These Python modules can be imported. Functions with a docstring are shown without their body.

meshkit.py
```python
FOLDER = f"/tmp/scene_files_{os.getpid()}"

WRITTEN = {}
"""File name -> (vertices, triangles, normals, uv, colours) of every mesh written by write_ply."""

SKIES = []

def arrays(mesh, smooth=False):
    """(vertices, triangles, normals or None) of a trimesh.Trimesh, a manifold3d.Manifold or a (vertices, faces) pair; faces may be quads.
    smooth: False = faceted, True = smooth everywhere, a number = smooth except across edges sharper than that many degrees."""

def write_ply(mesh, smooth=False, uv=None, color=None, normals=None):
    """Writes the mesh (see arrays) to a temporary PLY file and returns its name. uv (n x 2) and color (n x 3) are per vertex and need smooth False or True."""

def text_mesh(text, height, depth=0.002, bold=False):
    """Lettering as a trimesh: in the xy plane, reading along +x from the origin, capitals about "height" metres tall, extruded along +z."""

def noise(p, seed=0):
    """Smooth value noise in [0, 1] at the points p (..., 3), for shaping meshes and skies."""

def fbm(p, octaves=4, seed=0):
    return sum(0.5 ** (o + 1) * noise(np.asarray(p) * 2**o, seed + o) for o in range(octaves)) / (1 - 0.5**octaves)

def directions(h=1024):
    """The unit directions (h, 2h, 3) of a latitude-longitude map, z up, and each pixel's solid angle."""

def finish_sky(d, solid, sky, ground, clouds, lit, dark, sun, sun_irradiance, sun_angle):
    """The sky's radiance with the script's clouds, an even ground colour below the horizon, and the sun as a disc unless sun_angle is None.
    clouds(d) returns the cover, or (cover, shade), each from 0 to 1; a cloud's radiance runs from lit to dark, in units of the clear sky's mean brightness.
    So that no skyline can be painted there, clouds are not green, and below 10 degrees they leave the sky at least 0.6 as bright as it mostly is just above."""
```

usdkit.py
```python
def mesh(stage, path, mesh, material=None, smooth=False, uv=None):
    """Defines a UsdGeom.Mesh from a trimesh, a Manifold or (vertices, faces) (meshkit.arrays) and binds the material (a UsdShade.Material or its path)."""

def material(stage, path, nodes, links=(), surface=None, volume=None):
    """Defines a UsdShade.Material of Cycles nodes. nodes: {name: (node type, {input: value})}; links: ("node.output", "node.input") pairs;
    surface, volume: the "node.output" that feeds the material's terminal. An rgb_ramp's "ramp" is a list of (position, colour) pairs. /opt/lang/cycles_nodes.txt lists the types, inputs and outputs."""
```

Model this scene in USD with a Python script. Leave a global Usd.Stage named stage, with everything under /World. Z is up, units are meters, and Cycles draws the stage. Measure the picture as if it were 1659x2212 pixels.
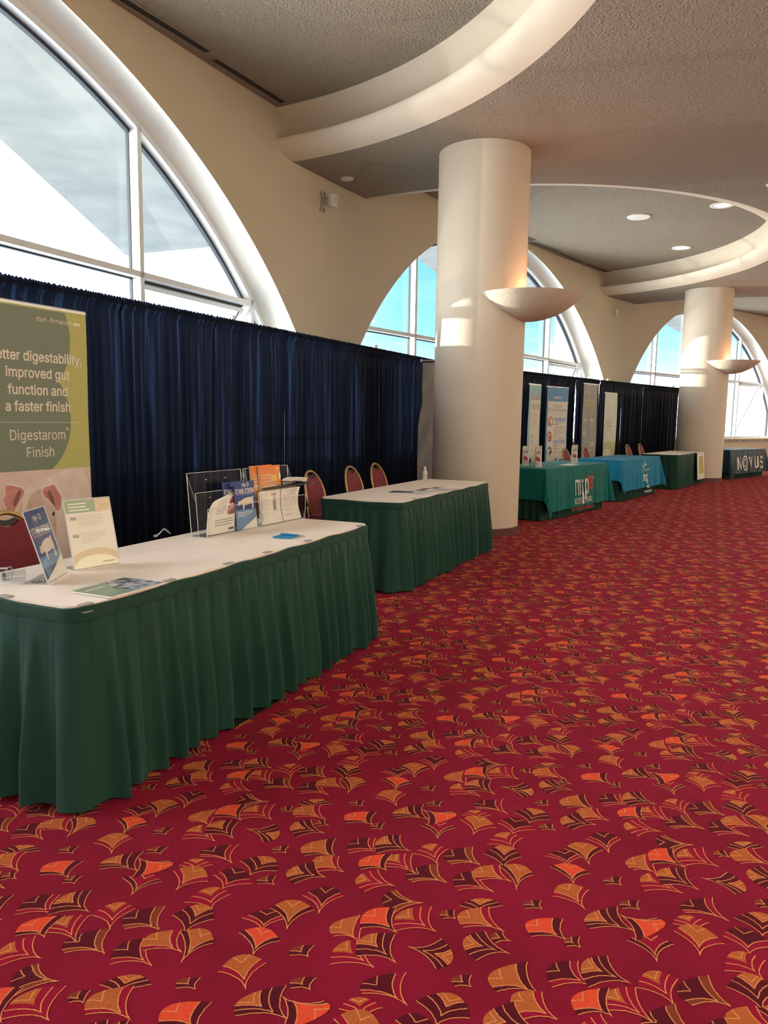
import math, random
import numpy as np, trimesh, usdkit, meshkit
import manifold3d as m3
from shapely.geometry import Polygon, LineString, Point, MultiPolygon, box as sbox
from shapely.ops import unary_union
from shapely import affinity
from pxr import Usd, UsdGeom, UsdLux, UsdShade, Gf, Vt

random.seed(7)
RNG = np.random.default_rng(11)
stage = Usd.Stage.CreateInMemory()
UsdGeom.Xform.Define(stage, '/World')

# ------------------------------------------------------------------ camera
W, H, F, Y0, ROLL, CH = 1659, 2212, 1613.84, 904.72, 0.0147, 1.4505
_p = math.atan((H / 2 - Y0) / F)
_fw = np.array([0, math.cos(_p), -math.sin(_p)]); _u = np.array([0, math.sin(_p), math.cos(_p)]); _r = np.array([1.0, 0, 0])
_rt = math.cos(ROLL) * _r + math.sin(ROLL) * _u
_up = -math.sin(ROLL) * _r + math.cos(ROLL) * _u
cam = UsdGeom.Camera.Define(stage, '/World/camera')
cam.CreateHorizontalApertureAttr(36.0)
cam.CreateVerticalApertureAttr(36.0 * H / W)
cam.CreateFocalLengthAttr(36.0 * F / W)
cam.CreateClippingRangeAttr(Gf.Vec2f(0.05, 5000))
cam.AddTransformOp().Set(Gf.Matrix4d(*_rt, 0, *_up, 0, *(-_fw), 0, 0, 0, CH, 1))
cam.CreateExposureAttr(0.18)

# ------------------------------------------------------------------ sky, sun, lake glint
SUN_AZ, SUN_EL = -75.5, 3.2


def dirv(az, el):
    a, e = math.radians(az), math.radians(el)
    return np.array([math.sin(a) * math.cos(e), math.cos(a) * math.cos(e), math.sin(e)])


_sd = dirv(SUN_AZ, SUN_EL)
sky_mat = usdkit.material(stage, '/World/Looks/morning_sky', {
    "tc": ("texture_coordinate", {}),
    "sep": ("separate_xyz", {}),
    "grad": ("rgb_ramp", {"ramp": [(0.0, (.14, .32, .44)), (.485, (.28, .52, .64)), (.50, (.60, .66, .68)), (.525, (.50, .62, .66)), (.555, (.22, .50, .60)), (.60, (.14, .42, .56)), (.70, (.11, .32, .54)), (1.0, (.07, .20, .46))]}),
    "mz": ("math", {"math_type": "multiply_add", "value2": .5, "value3": .5}),
    "dot": ("vector_math", {"math_type": "dot_product", "vector2": tuple(_sd)}),
    "glow": ("map_range", {"value": 0, "from_min": .25, "from_max": 1.0, "to_min": 0, "to_max": 1.0, "clamp": True}),
    "pw": ("math", {"math_type": "power", "value2": 1.3}),
    "gl": ("math", {"math_type": "multiply", "value2": 2.6}),
    "st": ("math", {"math_type": "add", "value2": 1.0}),
    "b": ("background_shader", {"strength": 1.0}),
    "wm": ("mix_color", {"b": (1.0, .98, .94)}), "wf": ("map_range", {"from_min": .24, "from_max": .66, "to_min": 0, "to_max": .92, "clamp": True}),
    "sm": ("math", {"math_type": "multiply", "value2": 2.0}),
}, [("tc.generated", "sep.vector"), ("sep.z", "mz.value1"), ("mz.value", "grad.fac"), ("tc.generated", "dot.vector1"), ("dot.value", "glow.value"),
    ("glow.result", "pw.value1"), ("pw.value", "gl.value1"), ("gl.value", "st.value1"), ("st.value", "sm.value1"), ("grad.color", "wm.a"), ("dot.value", "wf.value"), ("wf.result", "wm.fac"), ("wm.result", "b.color"), ("sm.value", "b.strength")], surface="b.background")
sky = UsdLux.DomeLight.Define(stage, '/World/sky')
UsdShade.MaterialBindingAPI.Apply(sky.GetPrim()).Bind(sky_mat)


def distant(name, toward, intensity, color, angle):
    """A distant light shining along -toward."""
    z = np.asarray(toward, float) / np.linalg.norm(toward)
    x = np.cross([0, 0, 1], z); x /= np.linalg.norm(x); y = np.cross(z, x)
    L = UsdLux.DistantLight.Define(stage, '/World/' + name)
    L.CreateIntensityAttr(intensity); L.CreateColorAttr(Gf.Vec3f(*color)); L.CreateAngleAttr(angle); L.CreateNormalizeAttr(True)
    L.AddTransformOp().Set(Gf.Matrix4d(*x, 0, *y, 0, *z, 0, 0, 0, 0, 1))


distant('sun', _sd, 3.2, (1.0, .90, .74), 0.6)
for i, (el, e) in enumerate(((-4.5, .13), (-13.0, .09), (-24.0, .16))):      # the glitter path of the low sun on the lake
    distant(f'lake_glitter_{i + 1}', dirv(SUN_AZ - 3.0, el), e, (1.0, .93, .80), 1.8)

# unseen ceiling lamps right of the frame, placed to light the tables and floor
CTR = np.array([47.1604, -16.3633]); RW, AM, DA = 55.1798, 2.5142, 0.2206


def wpt(s, inward):
    """Plan point at arc length s along the window wall (s = 0 at the middle bay, growing forward), so far inside it."""
    a = AM - s / RW
    return CTR + (RW - inward) * np.array([math.cos(a), math.sin(a)])


LAMP_ON = 60.0
for i, s in enumerate(np.arange(-21, 19, 4.0)):
    for j, d in enumerate((6.9, 8.9)):
        L = UsdLux.DiskLight.Define(stage, f'/World/recessed_lamp_{i * 2 + j + 1:03d}')
        L.CreateRadiusAttr(.16); L.CreateIntensityAttr(LAMP_ON); L.CreateColorAttr(Gf.Vec3f(1, .91, .79))
        p = wpt(s, d); L.AddTranslateOp().Set(Gf.Vec3d(p[0], p[1], 4.70))

# ------------------------------------------------------------------ helpers
_names = {}


def numbered(parent, name):
    k = (str(parent), name); n = _names.get(k, -1) + 1; _names[k] = n
    return name if n == 0 else f'{name}_{n:03d}'


def pathof(p):
    return '/World' if p is None else (p if isinstance(p, str) else str((p.GetPrim() if hasattr(p, 'GetPrim') else p).GetPath()))


def lin(r, g, b, k=1.0):
    f = lambda c: (c / 255 / 12.92 if c <= 10 else ((c / 255 + .055) / 1.055) ** 2.4) * k
    return (f(r), f(g), f(b))


MATS = {}


def mat(name, color, rough=.6, metal=0.0, color2=None, nscale=8.0, bump=0.0, bscale=60.0, bdist=.01, sheen=0.0, detail=2.0, spec=.5, emit=None, estr=0.0, ramp=None, trans=None, bstretch=None, stint=(1, 1, 1)):
    if name in MATS:
        return MATS[name]
    n = {"p": ("principled_bsdf", {"base_color": color, "roughness": rough, "metallic": metal, "sheen_weight": sheen, "sheen_tint": stint, "specular_ior_level": spec})}
    l = []
    if emit:
        n["p"][1].update(emission_color=emit, emission_strength=estr)
    if color2 or bump:
        n["tc"] = ("texture_coordinate", {})
    if color2:
        n["n"] = ("noise_texture", {"scale": nscale, "detail": detail}); n["m"] = ("mix_color", {"a": color, "b": color2})
        n["mr"] = ("map_range", {"from_min": (ramp or (.35, .65))[0], "from_max": (ramp or (.35, .65))[1], "clamp": True})
        l += [("tc.object", "n.vector"), ("n.fac", "mr.value"), ("mr.result", "m.fac"), ("m.result", "p.base_color")]
    if bump:
        n["bn"] = ("noise_texture", {"scale": bscale, "detail": 3.0}); n["b"] = ("bump", {"strength": bump, "distance": bdist})
        if bstretch:
            n["mp"] = ("mapping", {"scale": bstretch}); l += [("tc.object", "mp.vector"), ("mp.vector", "bn.vector")]
        else:
            l += [("tc.object", "bn.vector")]
        l += [("bn.fac", "b.height"), ("b.normal", "p.normal")]
    surf = "p.BSDF"
    if trans:
        n["t"] = ("translucent_bsdf", {"color": trans[0]}); n["mx"] = ("mix_closure", {"fac": trans[1]})
        l += [("p.BSDF", "mx.closure1"), ("t.BSDF", "mx.closure2")]; surf = "mx.closure"
    MATS[name] = usdkit.material(stage, '/World/Looks/' + name, n, l, surface=surf)
    return MATS[name]


def pane_mat(name, tint=(1, 1, 1), f0=.04, rough=.0, refl=1.0):
    """A thin clear sheet: Schlick reflection over plain see-through, alike from both sides."""
    if name not in MATS:
        MATS[name] = usdkit.material(stage, '/World/Looks/' + name, {"t": ("transparent_bsdf", {"color": tint}), "g": ("glossy_bsdf", {"roughness": rough, "color": (refl,) * 3}), "w": ("layer_weight", {"blend": .5}),
                                     "p": ("math", {"math_type": "power", "value2": 5.0}), "k": ("math", {"math_type": "multiply_add", "value2": 1 - f0, "value3": f0}), "m": ("mix_closure", {})},
                                     [("w.facing", "p.value1"), ("p.value", "k.value1"), ("k.value", "m.fac"), ("t.BSDF", "m.closure1"), ("g.BSDF", "m.closure2")], surface="m.closure")
    return MATS[name]


class MB:
    def __init__(self):
        self.v, self.f, self.n = [], [], 0

    def add(self, v, f):
        v, f = np.asarray(v, float), np.asarray(f, int)
        if len(f) and f.shape[1] == 4:
            f = np.vstack([f[:, [0, 1, 2]], f[:, [0, 2, 3]]])
        self.v.append(v); self.f.append(f + self.n); self.n += len(v)
        return self

    def tm(self, m, T=None):
        if hasattr(m, 'to_mesh'):
            q = m.to_mesh(); return self.add(q.vert_properties[:, :3], q.tri_verts)
        v = np.array(m.vertices)
        if T is not None:
            v = v @ np.asarray(T)[:3, :3].T + np.asarray(T)[:3, 3]
        return self.add(v, m.faces)

    def box(self, c, s, bevel=0.0, R=None):
        b = min(bevel, min(s) / 2.05)
        h = np.array(s) / 2
        if b <= 0:
            pts = np.array([[x, y, z] for x in (-1, 1) for y in (-1, 1) for z in (-1, 1)]) * h
        else:
            pts = np.array([[sx * (h[0] - b * (k != 0)), sy * (h[1] - b * (k != 1)), sz * (h[2] - b * (k != 2))] for sx in (-1, 1) for sy in (-1, 1) for sz in (-1, 1) for k in range(3)])
        q = trimesh.convex.convex_hull(pts)
        v = np.array(q.vertices)
        if R is not None:
            v = v @ np.asarray(R).T
        return self.add(v + np.array(c), q.faces)

    def tube(self, pts, r, n=10, closed=False, flat=None):
        pts = np.asarray(pts, float); m = len(pts)
        r = np.broadcast_to(r, (m,))
        t = np.roll(pts, -1, 0) - np.roll(pts, 1, 0) if closed else np.gradient(pts, axis=0)
        t /= np.maximum(np.linalg.norm(t, axis=1, keepdims=True), 1e-9)
        ref = np.array([0, 0, 1.0]) if abs(t[0][2]) < .9 else np.array([1.0, 0, 0])
        nrm = np.cross(t[0], ref); nrm /= np.linalg.norm(nrm)
        V = []
        for i in range(m):
            nrm = nrm - t[i] * (nrm @ t[i]); nrm /= np.linalg.norm(nrm); bi = np.cross(t[i], nrm)
            a = np.arange(n) / n * 2 * np.pi
            V.append(pts[i] + r[i] * (np.cos(a)[:, None] * nrm + np.sin(a)[:, None] * bi))
        V = np.vstack(V); Fs = []
        for i in range(m if closed else m - 1):
            j = (i + 1) % m
            for k in range(n):
                k2 = (k + 1) % n; Fs.append([i * n + k, i * n + k2, j * n + k2, j * n + k])
        self.add(V, Fs)
        if not closed:
            for i0, rev in ((0, True), ((m - 1) * n, False)):
                idx = [[i0, i0 + k, i0 + k + 1] if not rev else [i0, i0 + k + 1, i0 + k] for k in range(1, n - 1)]
                self.f.append(np.array(idx) + self.n - len(V))
        return self

    def lathe(self, prof, n=48, a0=0.0, a1=2 * np.pi, c=(0, 0, 0)):
        prof = np.asarray(prof, float); full = abs(a1 - a0 - 2 * np.pi) < 1e-6
        A = np.linspace(a0, a1, n + 1)[:n if full else n + 1]; k = len(prof)
        V = np.vstack([np.c_[prof[:, 0] * np.cos(a), prof[:, 0] * np.sin(a), prof[:, 1]] for a in A]) + np.array(c)
        Fs = [[i * k + j, ((i + 1) % len(A)) * k + j, ((i + 1) % len(A)) * k + j + 1, i * k + j + 1] for i in range(len(A) if full else len(A) - 1) for j in range(k - 1)]
        return self.add(V, Fs)

    def grid(self, P, wrap=False):
        nu, nv = P.shape[:2]; idx = np.arange(nu * nv).reshape(nu, nv)
        if wrap:
            idx = np.vstack([idx, idx[:1]])
        Fs = np.stack([idx[:-1, :-1], idx[1:, :-1], idx[1:, 1:], idx[:-1, 1:]], -1).reshape(-1, 4)
        return self.add(P.reshape(-1, 3), Fs)

    def prism(self, poly, z0, z1, T=None):
        for g in getattr(poly, 'geoms', [poly]):
            if g.is_empty or g.area < 1e-9:
                continue
            m = trimesh.creation.extrude_polygon(g, z1 - z0, engine='earcut'); v = np.array(m.vertices); v[:, 2] += z0
            if T is not None:
                v = T(v)
            self.add(v, m.faces)
        return self

    def flat(self, poly, fn, step=None):
        """Triangulates a polygon in (u, v) and maps it with fn(u, v) -> points."""
        for g in getattr(poly, 'geoms', [poly]):
            if g.is_empty or g.geom_type != 'Polygon' or g.area < 1e-10:
                continue
            v, f = trimesh.creation.triangulate_polygon(g, engine='earcut')
            if step:
                v3, f = trimesh.remesh.subdivide_to_size(np.c_[v, np.zeros(len(v))], f, step, max_iter=12); v = v3[:, :2]
            self.add(fn(v[:, 0], v[:, 1]), f)
        return self

    def mesh(self):
        return np.vstack(self.v), np.vstack(self.f)

    def build(self, name, m, parent=None, smooth=30, label=None, **kw):
        path = pathof(parent) + '/' + numbered(pathof(parent), name)
        o = usdkit.mesh(stage, path, self.mesh(), m, smooth=smooth).GetPrim()
        if label or kw:
            tag(o, label, **kw)
        return o


def tag(o, label=None, category=None, group=None, kind=None):
    for k, v in (('label', label), ('category', category), ('group', group), ('kind', kind)):
        if v:
            o.SetCustomDataByKey(k, v)
    return o


def thing(name, label, category, loc=(0, 0, 0), rz=0.0, group=None, kind=None):
    x = UsdGeom.Xform.Define(stage, '/World/' + numbered('/World', name))
    x.AddTranslateOp().Set(Gf.Vec3d(*map(float, loc))); x.AddRotateZOp().Set(float(math.degrees(rz)))
    return tag(x.GetPrim(), label, category, group, kind)


def dup(o, label, loc, rz, group=None):
    was = o.GetCustomData(); base = o.GetName()
    while base[-1].isdigit():
        base = base.rsplit('_', 1)[0]
    x = UsdGeom.Xform.Define(stage, '/World/' + numbered('/World', base)); p = x.GetPrim()
    p.GetReferences().AddInternalReference(o.GetPath()); p.SetInstanceable(True)
    p.GetAttribute('xformOp:translate').Set(Gf.Vec3d(*map(float, loc))); p.GetAttribute('xformOp:rotateZ').Set(float(math.degrees(rz)))
    return tag(p, label, was['category'], group or was.get('group'))


class Fr:
    """Frame on the floor: local x runs along compass azimuth az, local y is to its left, z up."""
    def __init__(self, o, az):
        self.rz = math.pi / 2 - math.radians(az); self.o = np.array([*o, 0.0])[:3]
        self.x = np.array([math.cos(self.rz), math.sin(self.rz)]); self.y = np.array([-self.x[1], self.x[0]])

    def w(self, x, y, z=0.0):
        p = self.o[:2] + self.x * x + self.y * y
        return (p[0], p[1], self.o[2] + z)

    def l(self, p):
        d = np.array(p[:2]) - self.o[:2]
        return np.array([d @ self.x, d @ self.y])


def smoothpoly(pts, k=3):
    """Chaikin-rounded closed polygon."""
    p = np.asarray(pts, float)
    for _ in range(k):
        q = np.roll(p, -1, 0); p = np.stack([p * .75 + q * .25, p * .25 + q * .75], 1).reshape(-1, 2)
    return Polygon(p).buffer(0)


def text_poly(text, height, bold=False, center=False):
    m = meshkit.text_mesh(text, height, 0.002, bold)
    return m


def text_add(mb, text, height, x, y, fn, bold=False, align='l', sx=1.0, step=None):
    """Lettering as flat faces: fn(u, v) maps print coordinates to points."""
    m = meshkit.text_mesh(text, height, 0.002, bold)
    v = np.array(m.vertices); wd = v[:, 0].max() * sx
    keep = (m.face_normals[:, 2] > .5); f = m.faces[keep]
    used = np.unique(f); re = -np.ones(len(v), int); re[used] = np.arange(len(used)); v = v[used]; f = re[f]
    off = {'l': 0, 'c': -wd / 2, 'r': -wd}[align]
    if step:
        v, f = trimesh.remesh.subdivide_to_size(v, f, step, max_iter=12)
    return mb.add(fn(v[:, 0] * sx + x + off, v[:, 1] + y), f)


def bars(mb, x0, y0, widths, pitch, h, fn):
    """Lines of print too small to read."""
    for i, w in enumerate(widths):
        mb.flat(sbox(x0, y0 - i * pitch - h, x0 + w, y0 - i * pitch), fn, .06)
    return mb


PIG = smoothpoly([(0, .42), (.03, .55), (.07, .62), (.04, .76), (.13, .66), (.3, .82), (.5, .93), (.75, .95), (.86, .90), (.88, 1.0), (.95, 1.0), (.98, .9), (.93, .86), (.96, .75), (.97, .5), (.93, .3), (.97, .1), (.9, .0), (.82, .02), (.87, .2), (.83, .42), (.7, .38), (.5, .33), (.42, .36), (.38, .12), (.36, .0), (.26, .0), (.3, .12), (.3, .38), (.2, .42), (.12, .36), (.04, .36)], 2)

# ------------------------------------------------------------------ materials
M = {}
M['wall'] = mat('warm_beige_paint', (.575, .505, .39), .75, color2=(.55, .485, .372), nscale=1.2, bump=.12, bscale=220, bdist=.002)
M['revealp'] = mat('white_reveal_paint', (.70, .68, .64), .6, bump=.08, bscale=160, bdist=.002)
M['column'] = mat('cream_paint', (.61, .54, .44), .55, bump=.15, bscale=160, bdist=.003)
M['trimw'] = mat('pale_plaster', (.66, .58, .46), .55, bump=.08, bscale=120, bdist=.002)
M['popcorn'] = mat('acoustic_plaster', (.33, .28, .215), .9, color2=(.28, .235, .18), nscale=90, bump=1.0, bscale=45, bdist=.04)
M['black'] = mat('black_paint', (.008, .008, .009), .6)
M['maroon'] = mat('maroon_rubber_base', (.11, .035, .04), .5)
M['carpet'] = mat('crimson_carpet', lin(134, 12, 44), .95, color2=lin(118, 10, 37), nscale=3.0, bump=.5, bscale=420, bdist=.004, spec=.12, sheen=.16, stint=(1.0, .14, .24))
for k, c in (('tan', lin(184, 96, 48)), ('orange', lin(228, 78, 48)), ('dark', lin(84, 6, 26)), ('brown', lin(132, 56, 34)), ('red', lin(150, 5, 45)), ('line', lin(222, 142, 86))):
    M['c_' + k] = mat('carpet_' + k, c, .95, color2=tuple(x * .82 for x in c), nscale=130, bump=.5, bscale=420, bdist=.004, spec=.12, sheen=.10, stint=(1.0, .30, .30))
M['skirt'] = mat('green_polyester_skirt', (.011, .060, .044), .7, sheen=.08, spec=.2, color2=(.010, .052, .038), nscale=5, bump=.05, bscale=900, bdist=.001)
M['skirtd'] = mat('green_skirt_band', (.010, .052, .037), .7, sheen=.08, spec=.2)
M['white_cloth'] = mat('cream_table_vinyl', (.88, .77, .69), .55, color2=(.86, .75, .67), nscale=4)
def drape_mat(name, base, thru, lo, hi):
    """Satin drape; stretched noise in the translucency imitates daylight streaks through single-layer pleats."""
    return usdkit.material(stage, '/World/Looks/' + name, {
        "tc": ("texture_coordinate", {}), "mp": ("mapping", {"scale": (9.0, 2.0, .16)}), "n": ("noise_texture", {"scale": 2.2, "detail": 3.0, "roughness": .6}),
        "mr": ("map_range", {"from_min": .54, "from_max": .74, "to_min": lo, "to_max": hi, "clamp": True}),
        "p": ("principled_bsdf", {"base_color": base, "roughness": .6, "specular_ior_level": .08, "sheen_weight": .02}), "t": ("translucent_bsdf", {"color": thru}), "m": ("mix_closure", {})},
        [("tc.object", "mp.vector"), ("mp.vector", "n.vector"), ("n.fac", "mr.value"), ("mr.result", "m.fac"), ("p.BSDF", "m.closure1"), ("t.BSDF", "m.closure2")], surface="m.closure")


M['navy'] = drape_mat('navy_drape', (.003, .005, .013), (.012, .023, .056), .025, .30)
M['blackdrape'] = drape_mat('black_drape', (.003, .003, .005), (.010, .014, .026), .025, .32)
M['greydrape'] = mat('pale_grey_drape', (.52, .50, .50), .7, sheen=.2, trans=((.5, .5, .5), .12))
M['alu'] = mat('brushed_aluminium', (.72, .72, .72), .32, 1.0)
M['frame'] = mat('white_window_metal', (.66, .68, .70), .4)
M['gasket'] = mat('dark_gasket', (.02, .03, .05), .5)
M['gold'] = mat('gold_chair_metal', (.55, .36, .15), .38, .75)
M['burg'] = mat('burgundy_upholstery', lin(126, 22, 46), .75, sheen=.2, color2=lin(112, 18, 40), nscale=60)
M['plastic_black'] = mat('black_plastic', (.012, .011, .011), .45)
M['plastic_white'] = mat('white_plastic', (.72, .70, .66), .4)
M['steel'] = mat('chrome_steel', (.6, .6, .6), .25, 1.0)
M['grey_plastic'] = mat('grey_plastic', (.35, .33, .33), .4)
M['acrylic'] = pane_mat('clear_acrylic', (.95, .96, .96), .04)
M['acrylic_edge'] = mat('acrylic_edge', (.62, .66, .66), .2)
M['glass'] = pane_mat('window_glass', (.97, .99, 1.0), .03, refl=.8)
M['paper'] = mat('white_paper', (.80, .76, .70), .5)
M['paper_grey'] = mat('grey_paper_edge', (.50, .48, .46), .6)
M['ink'] = mat('grey_ink', (.30, .28, .27), .6)
M['ink_dark'] = mat('dark_ink', (.05, .05, .06), .6)
M['white_ink'] = mat('white_ink', (.82, .78, .72), .55)
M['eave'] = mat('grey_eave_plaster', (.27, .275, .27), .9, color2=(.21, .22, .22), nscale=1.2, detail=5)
M['concrete'] = mat('white_concrete', (.80, .80, .78), .8)
M['blueprint'] = mat('blue_cover', lin(38, 60, 122), .35, color2=lin(44, 74, 140), nscale=6)
M['skyblue'] = mat('steel_blue_print', lin(92, 134, 178), .4)
M['pigskin'] = mat('pig_cream', (.72, .62, .54), .6)

# ------------------------------------------------------------------ room shell
BAY = RW * DA
HB = BAY / 2
BAYS = (-2, -1, 0, 1, 2)


def bayframe(k):
    a = AM - k * DA; u = np.array([math.cos(a), math.sin(a)])
    return CTR + RW * u, np.array([math.sin(a), -math.cos(a)]), -u


def bay_map(k):
    m, t, n = bayframe(k)

    def T(v):
        v = np.asarray(v, float)
        p = m + np.outer(v[:, 0], t) + np.outer(v[:, 2], n)
        return np.c_[p, v[:, 1]]
    return T


def wall_map(inward=0.0):
    def fn(s, z):
        a = AM - np.asarray(s) / RW
        return np.c_[CTR[0] + (RW - inward) * np.cos(a), CTR[1] + (RW - inward) * np.sin(a), z]
    return fn


def arc_pts(c, r, lim, zs, n=64):
    """Outline of an arched opening: up one jamb, over the arch, down the other."""
    zl = c + math.sqrt(r * r - lim * lim); a0 = math.atan2(zl - c, lim)
    ang = np.linspace(math.pi - a0, a0, n)
    return np.array([[-lim, zs], [-lim, (zs + zl) / 2]] + [[r * math.cos(a), c + r * math.sin(a)] for a in ang] + [[lim, (zs + zl) / 2], [lim, zs]])


SILL = .95
OPEN = arc_pts(-1.384, 6.5845, 5.75, SILL)
FRAME = arc_pts(-2.04, 7.17, 5.95, SILL)
FIN = arc_pts(-2.04, 7.10, 5.88, SILL + .05)

s0, s1 = -2.5 * BAY, 2.5 * BAY
wallp = sbox(s0, 0, s1, 5.36).difference(unary_union([affinity.translate(Polygon(OPEN), k * BAY, 0) for k in BAYS]))
mb = MB(); fn = wall_map()
for a in np.arange(s0, s1, .45):
    mb.flat(wallp.intersection(sbox(a, -1, min(a + .45, s1), 6)), fn)
tag(mb.build('wall_left', M['wall'], smooth=25), 'warm beige curved wall pierced by big arched windows', kind='structure')
mb = MB(); fn = wall_map(10.2)
for a in np.arange(s0, s1, 1.0):
    mb.flat(sbox(a, 0, min(a + 1, s1), 4.76), fn)
tag(mb.build('unseen_wall_right', M['wall'], smooth=25), kind='structure')  # unseen inner wall, placed to bound the room light and bounce it back
for nm, s in (('added_wall_back', s0), ('added_wall_front', s1)):  # unseen end walls, added to keep sky light out of the open ends
    p, q = wpt(s, 0), wpt(s, 10.2)
    tag(MB().add([[*p, 0], [*q, 0], [*q, 5.3], [*p, 5.3]], [[0, 1, 2, 3]]).build(nm, M['wall']), kind='structure')
mb = MB(); fn = wall_map(.012)
for a in np.arange(s0, s1, .6):
    P = np.stack([fn([a, min(a + .6, s1)], [z, z]) for z in (0, .10)], 1); mb.grid(P)
tag(mb.build('baseboard_left', M['maroon'], smooth=25), kind='structure')

# floor and carpet
sector = Polygon(np.vstack([[wpt(s, -.02) for s in np.linspace(s0, s1, 80)], [wpt(s, 10.2) for s in np.linspace(s1, s0, 80)]]))
floor = MB().prism(sector, -.12, 0.0).build('floor', M['carpet'], smooth=False)
tag(floor, 'crimson patterned carpet covering the whole concourse floor', kind='structure')

# carpet print: each scale-shaped figure is (photo points of left wing, right wing, tip, back) on the floor, then its colours
_RAYO = np.array([0, 0, CH])


def floorpt(x, y):
    d = _fw + (x - W / 2) / F * _rt - (y - H / 2) / F * _up
    return (_RAYO + (0 - CH) / d[2] * d)[:2]


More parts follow.
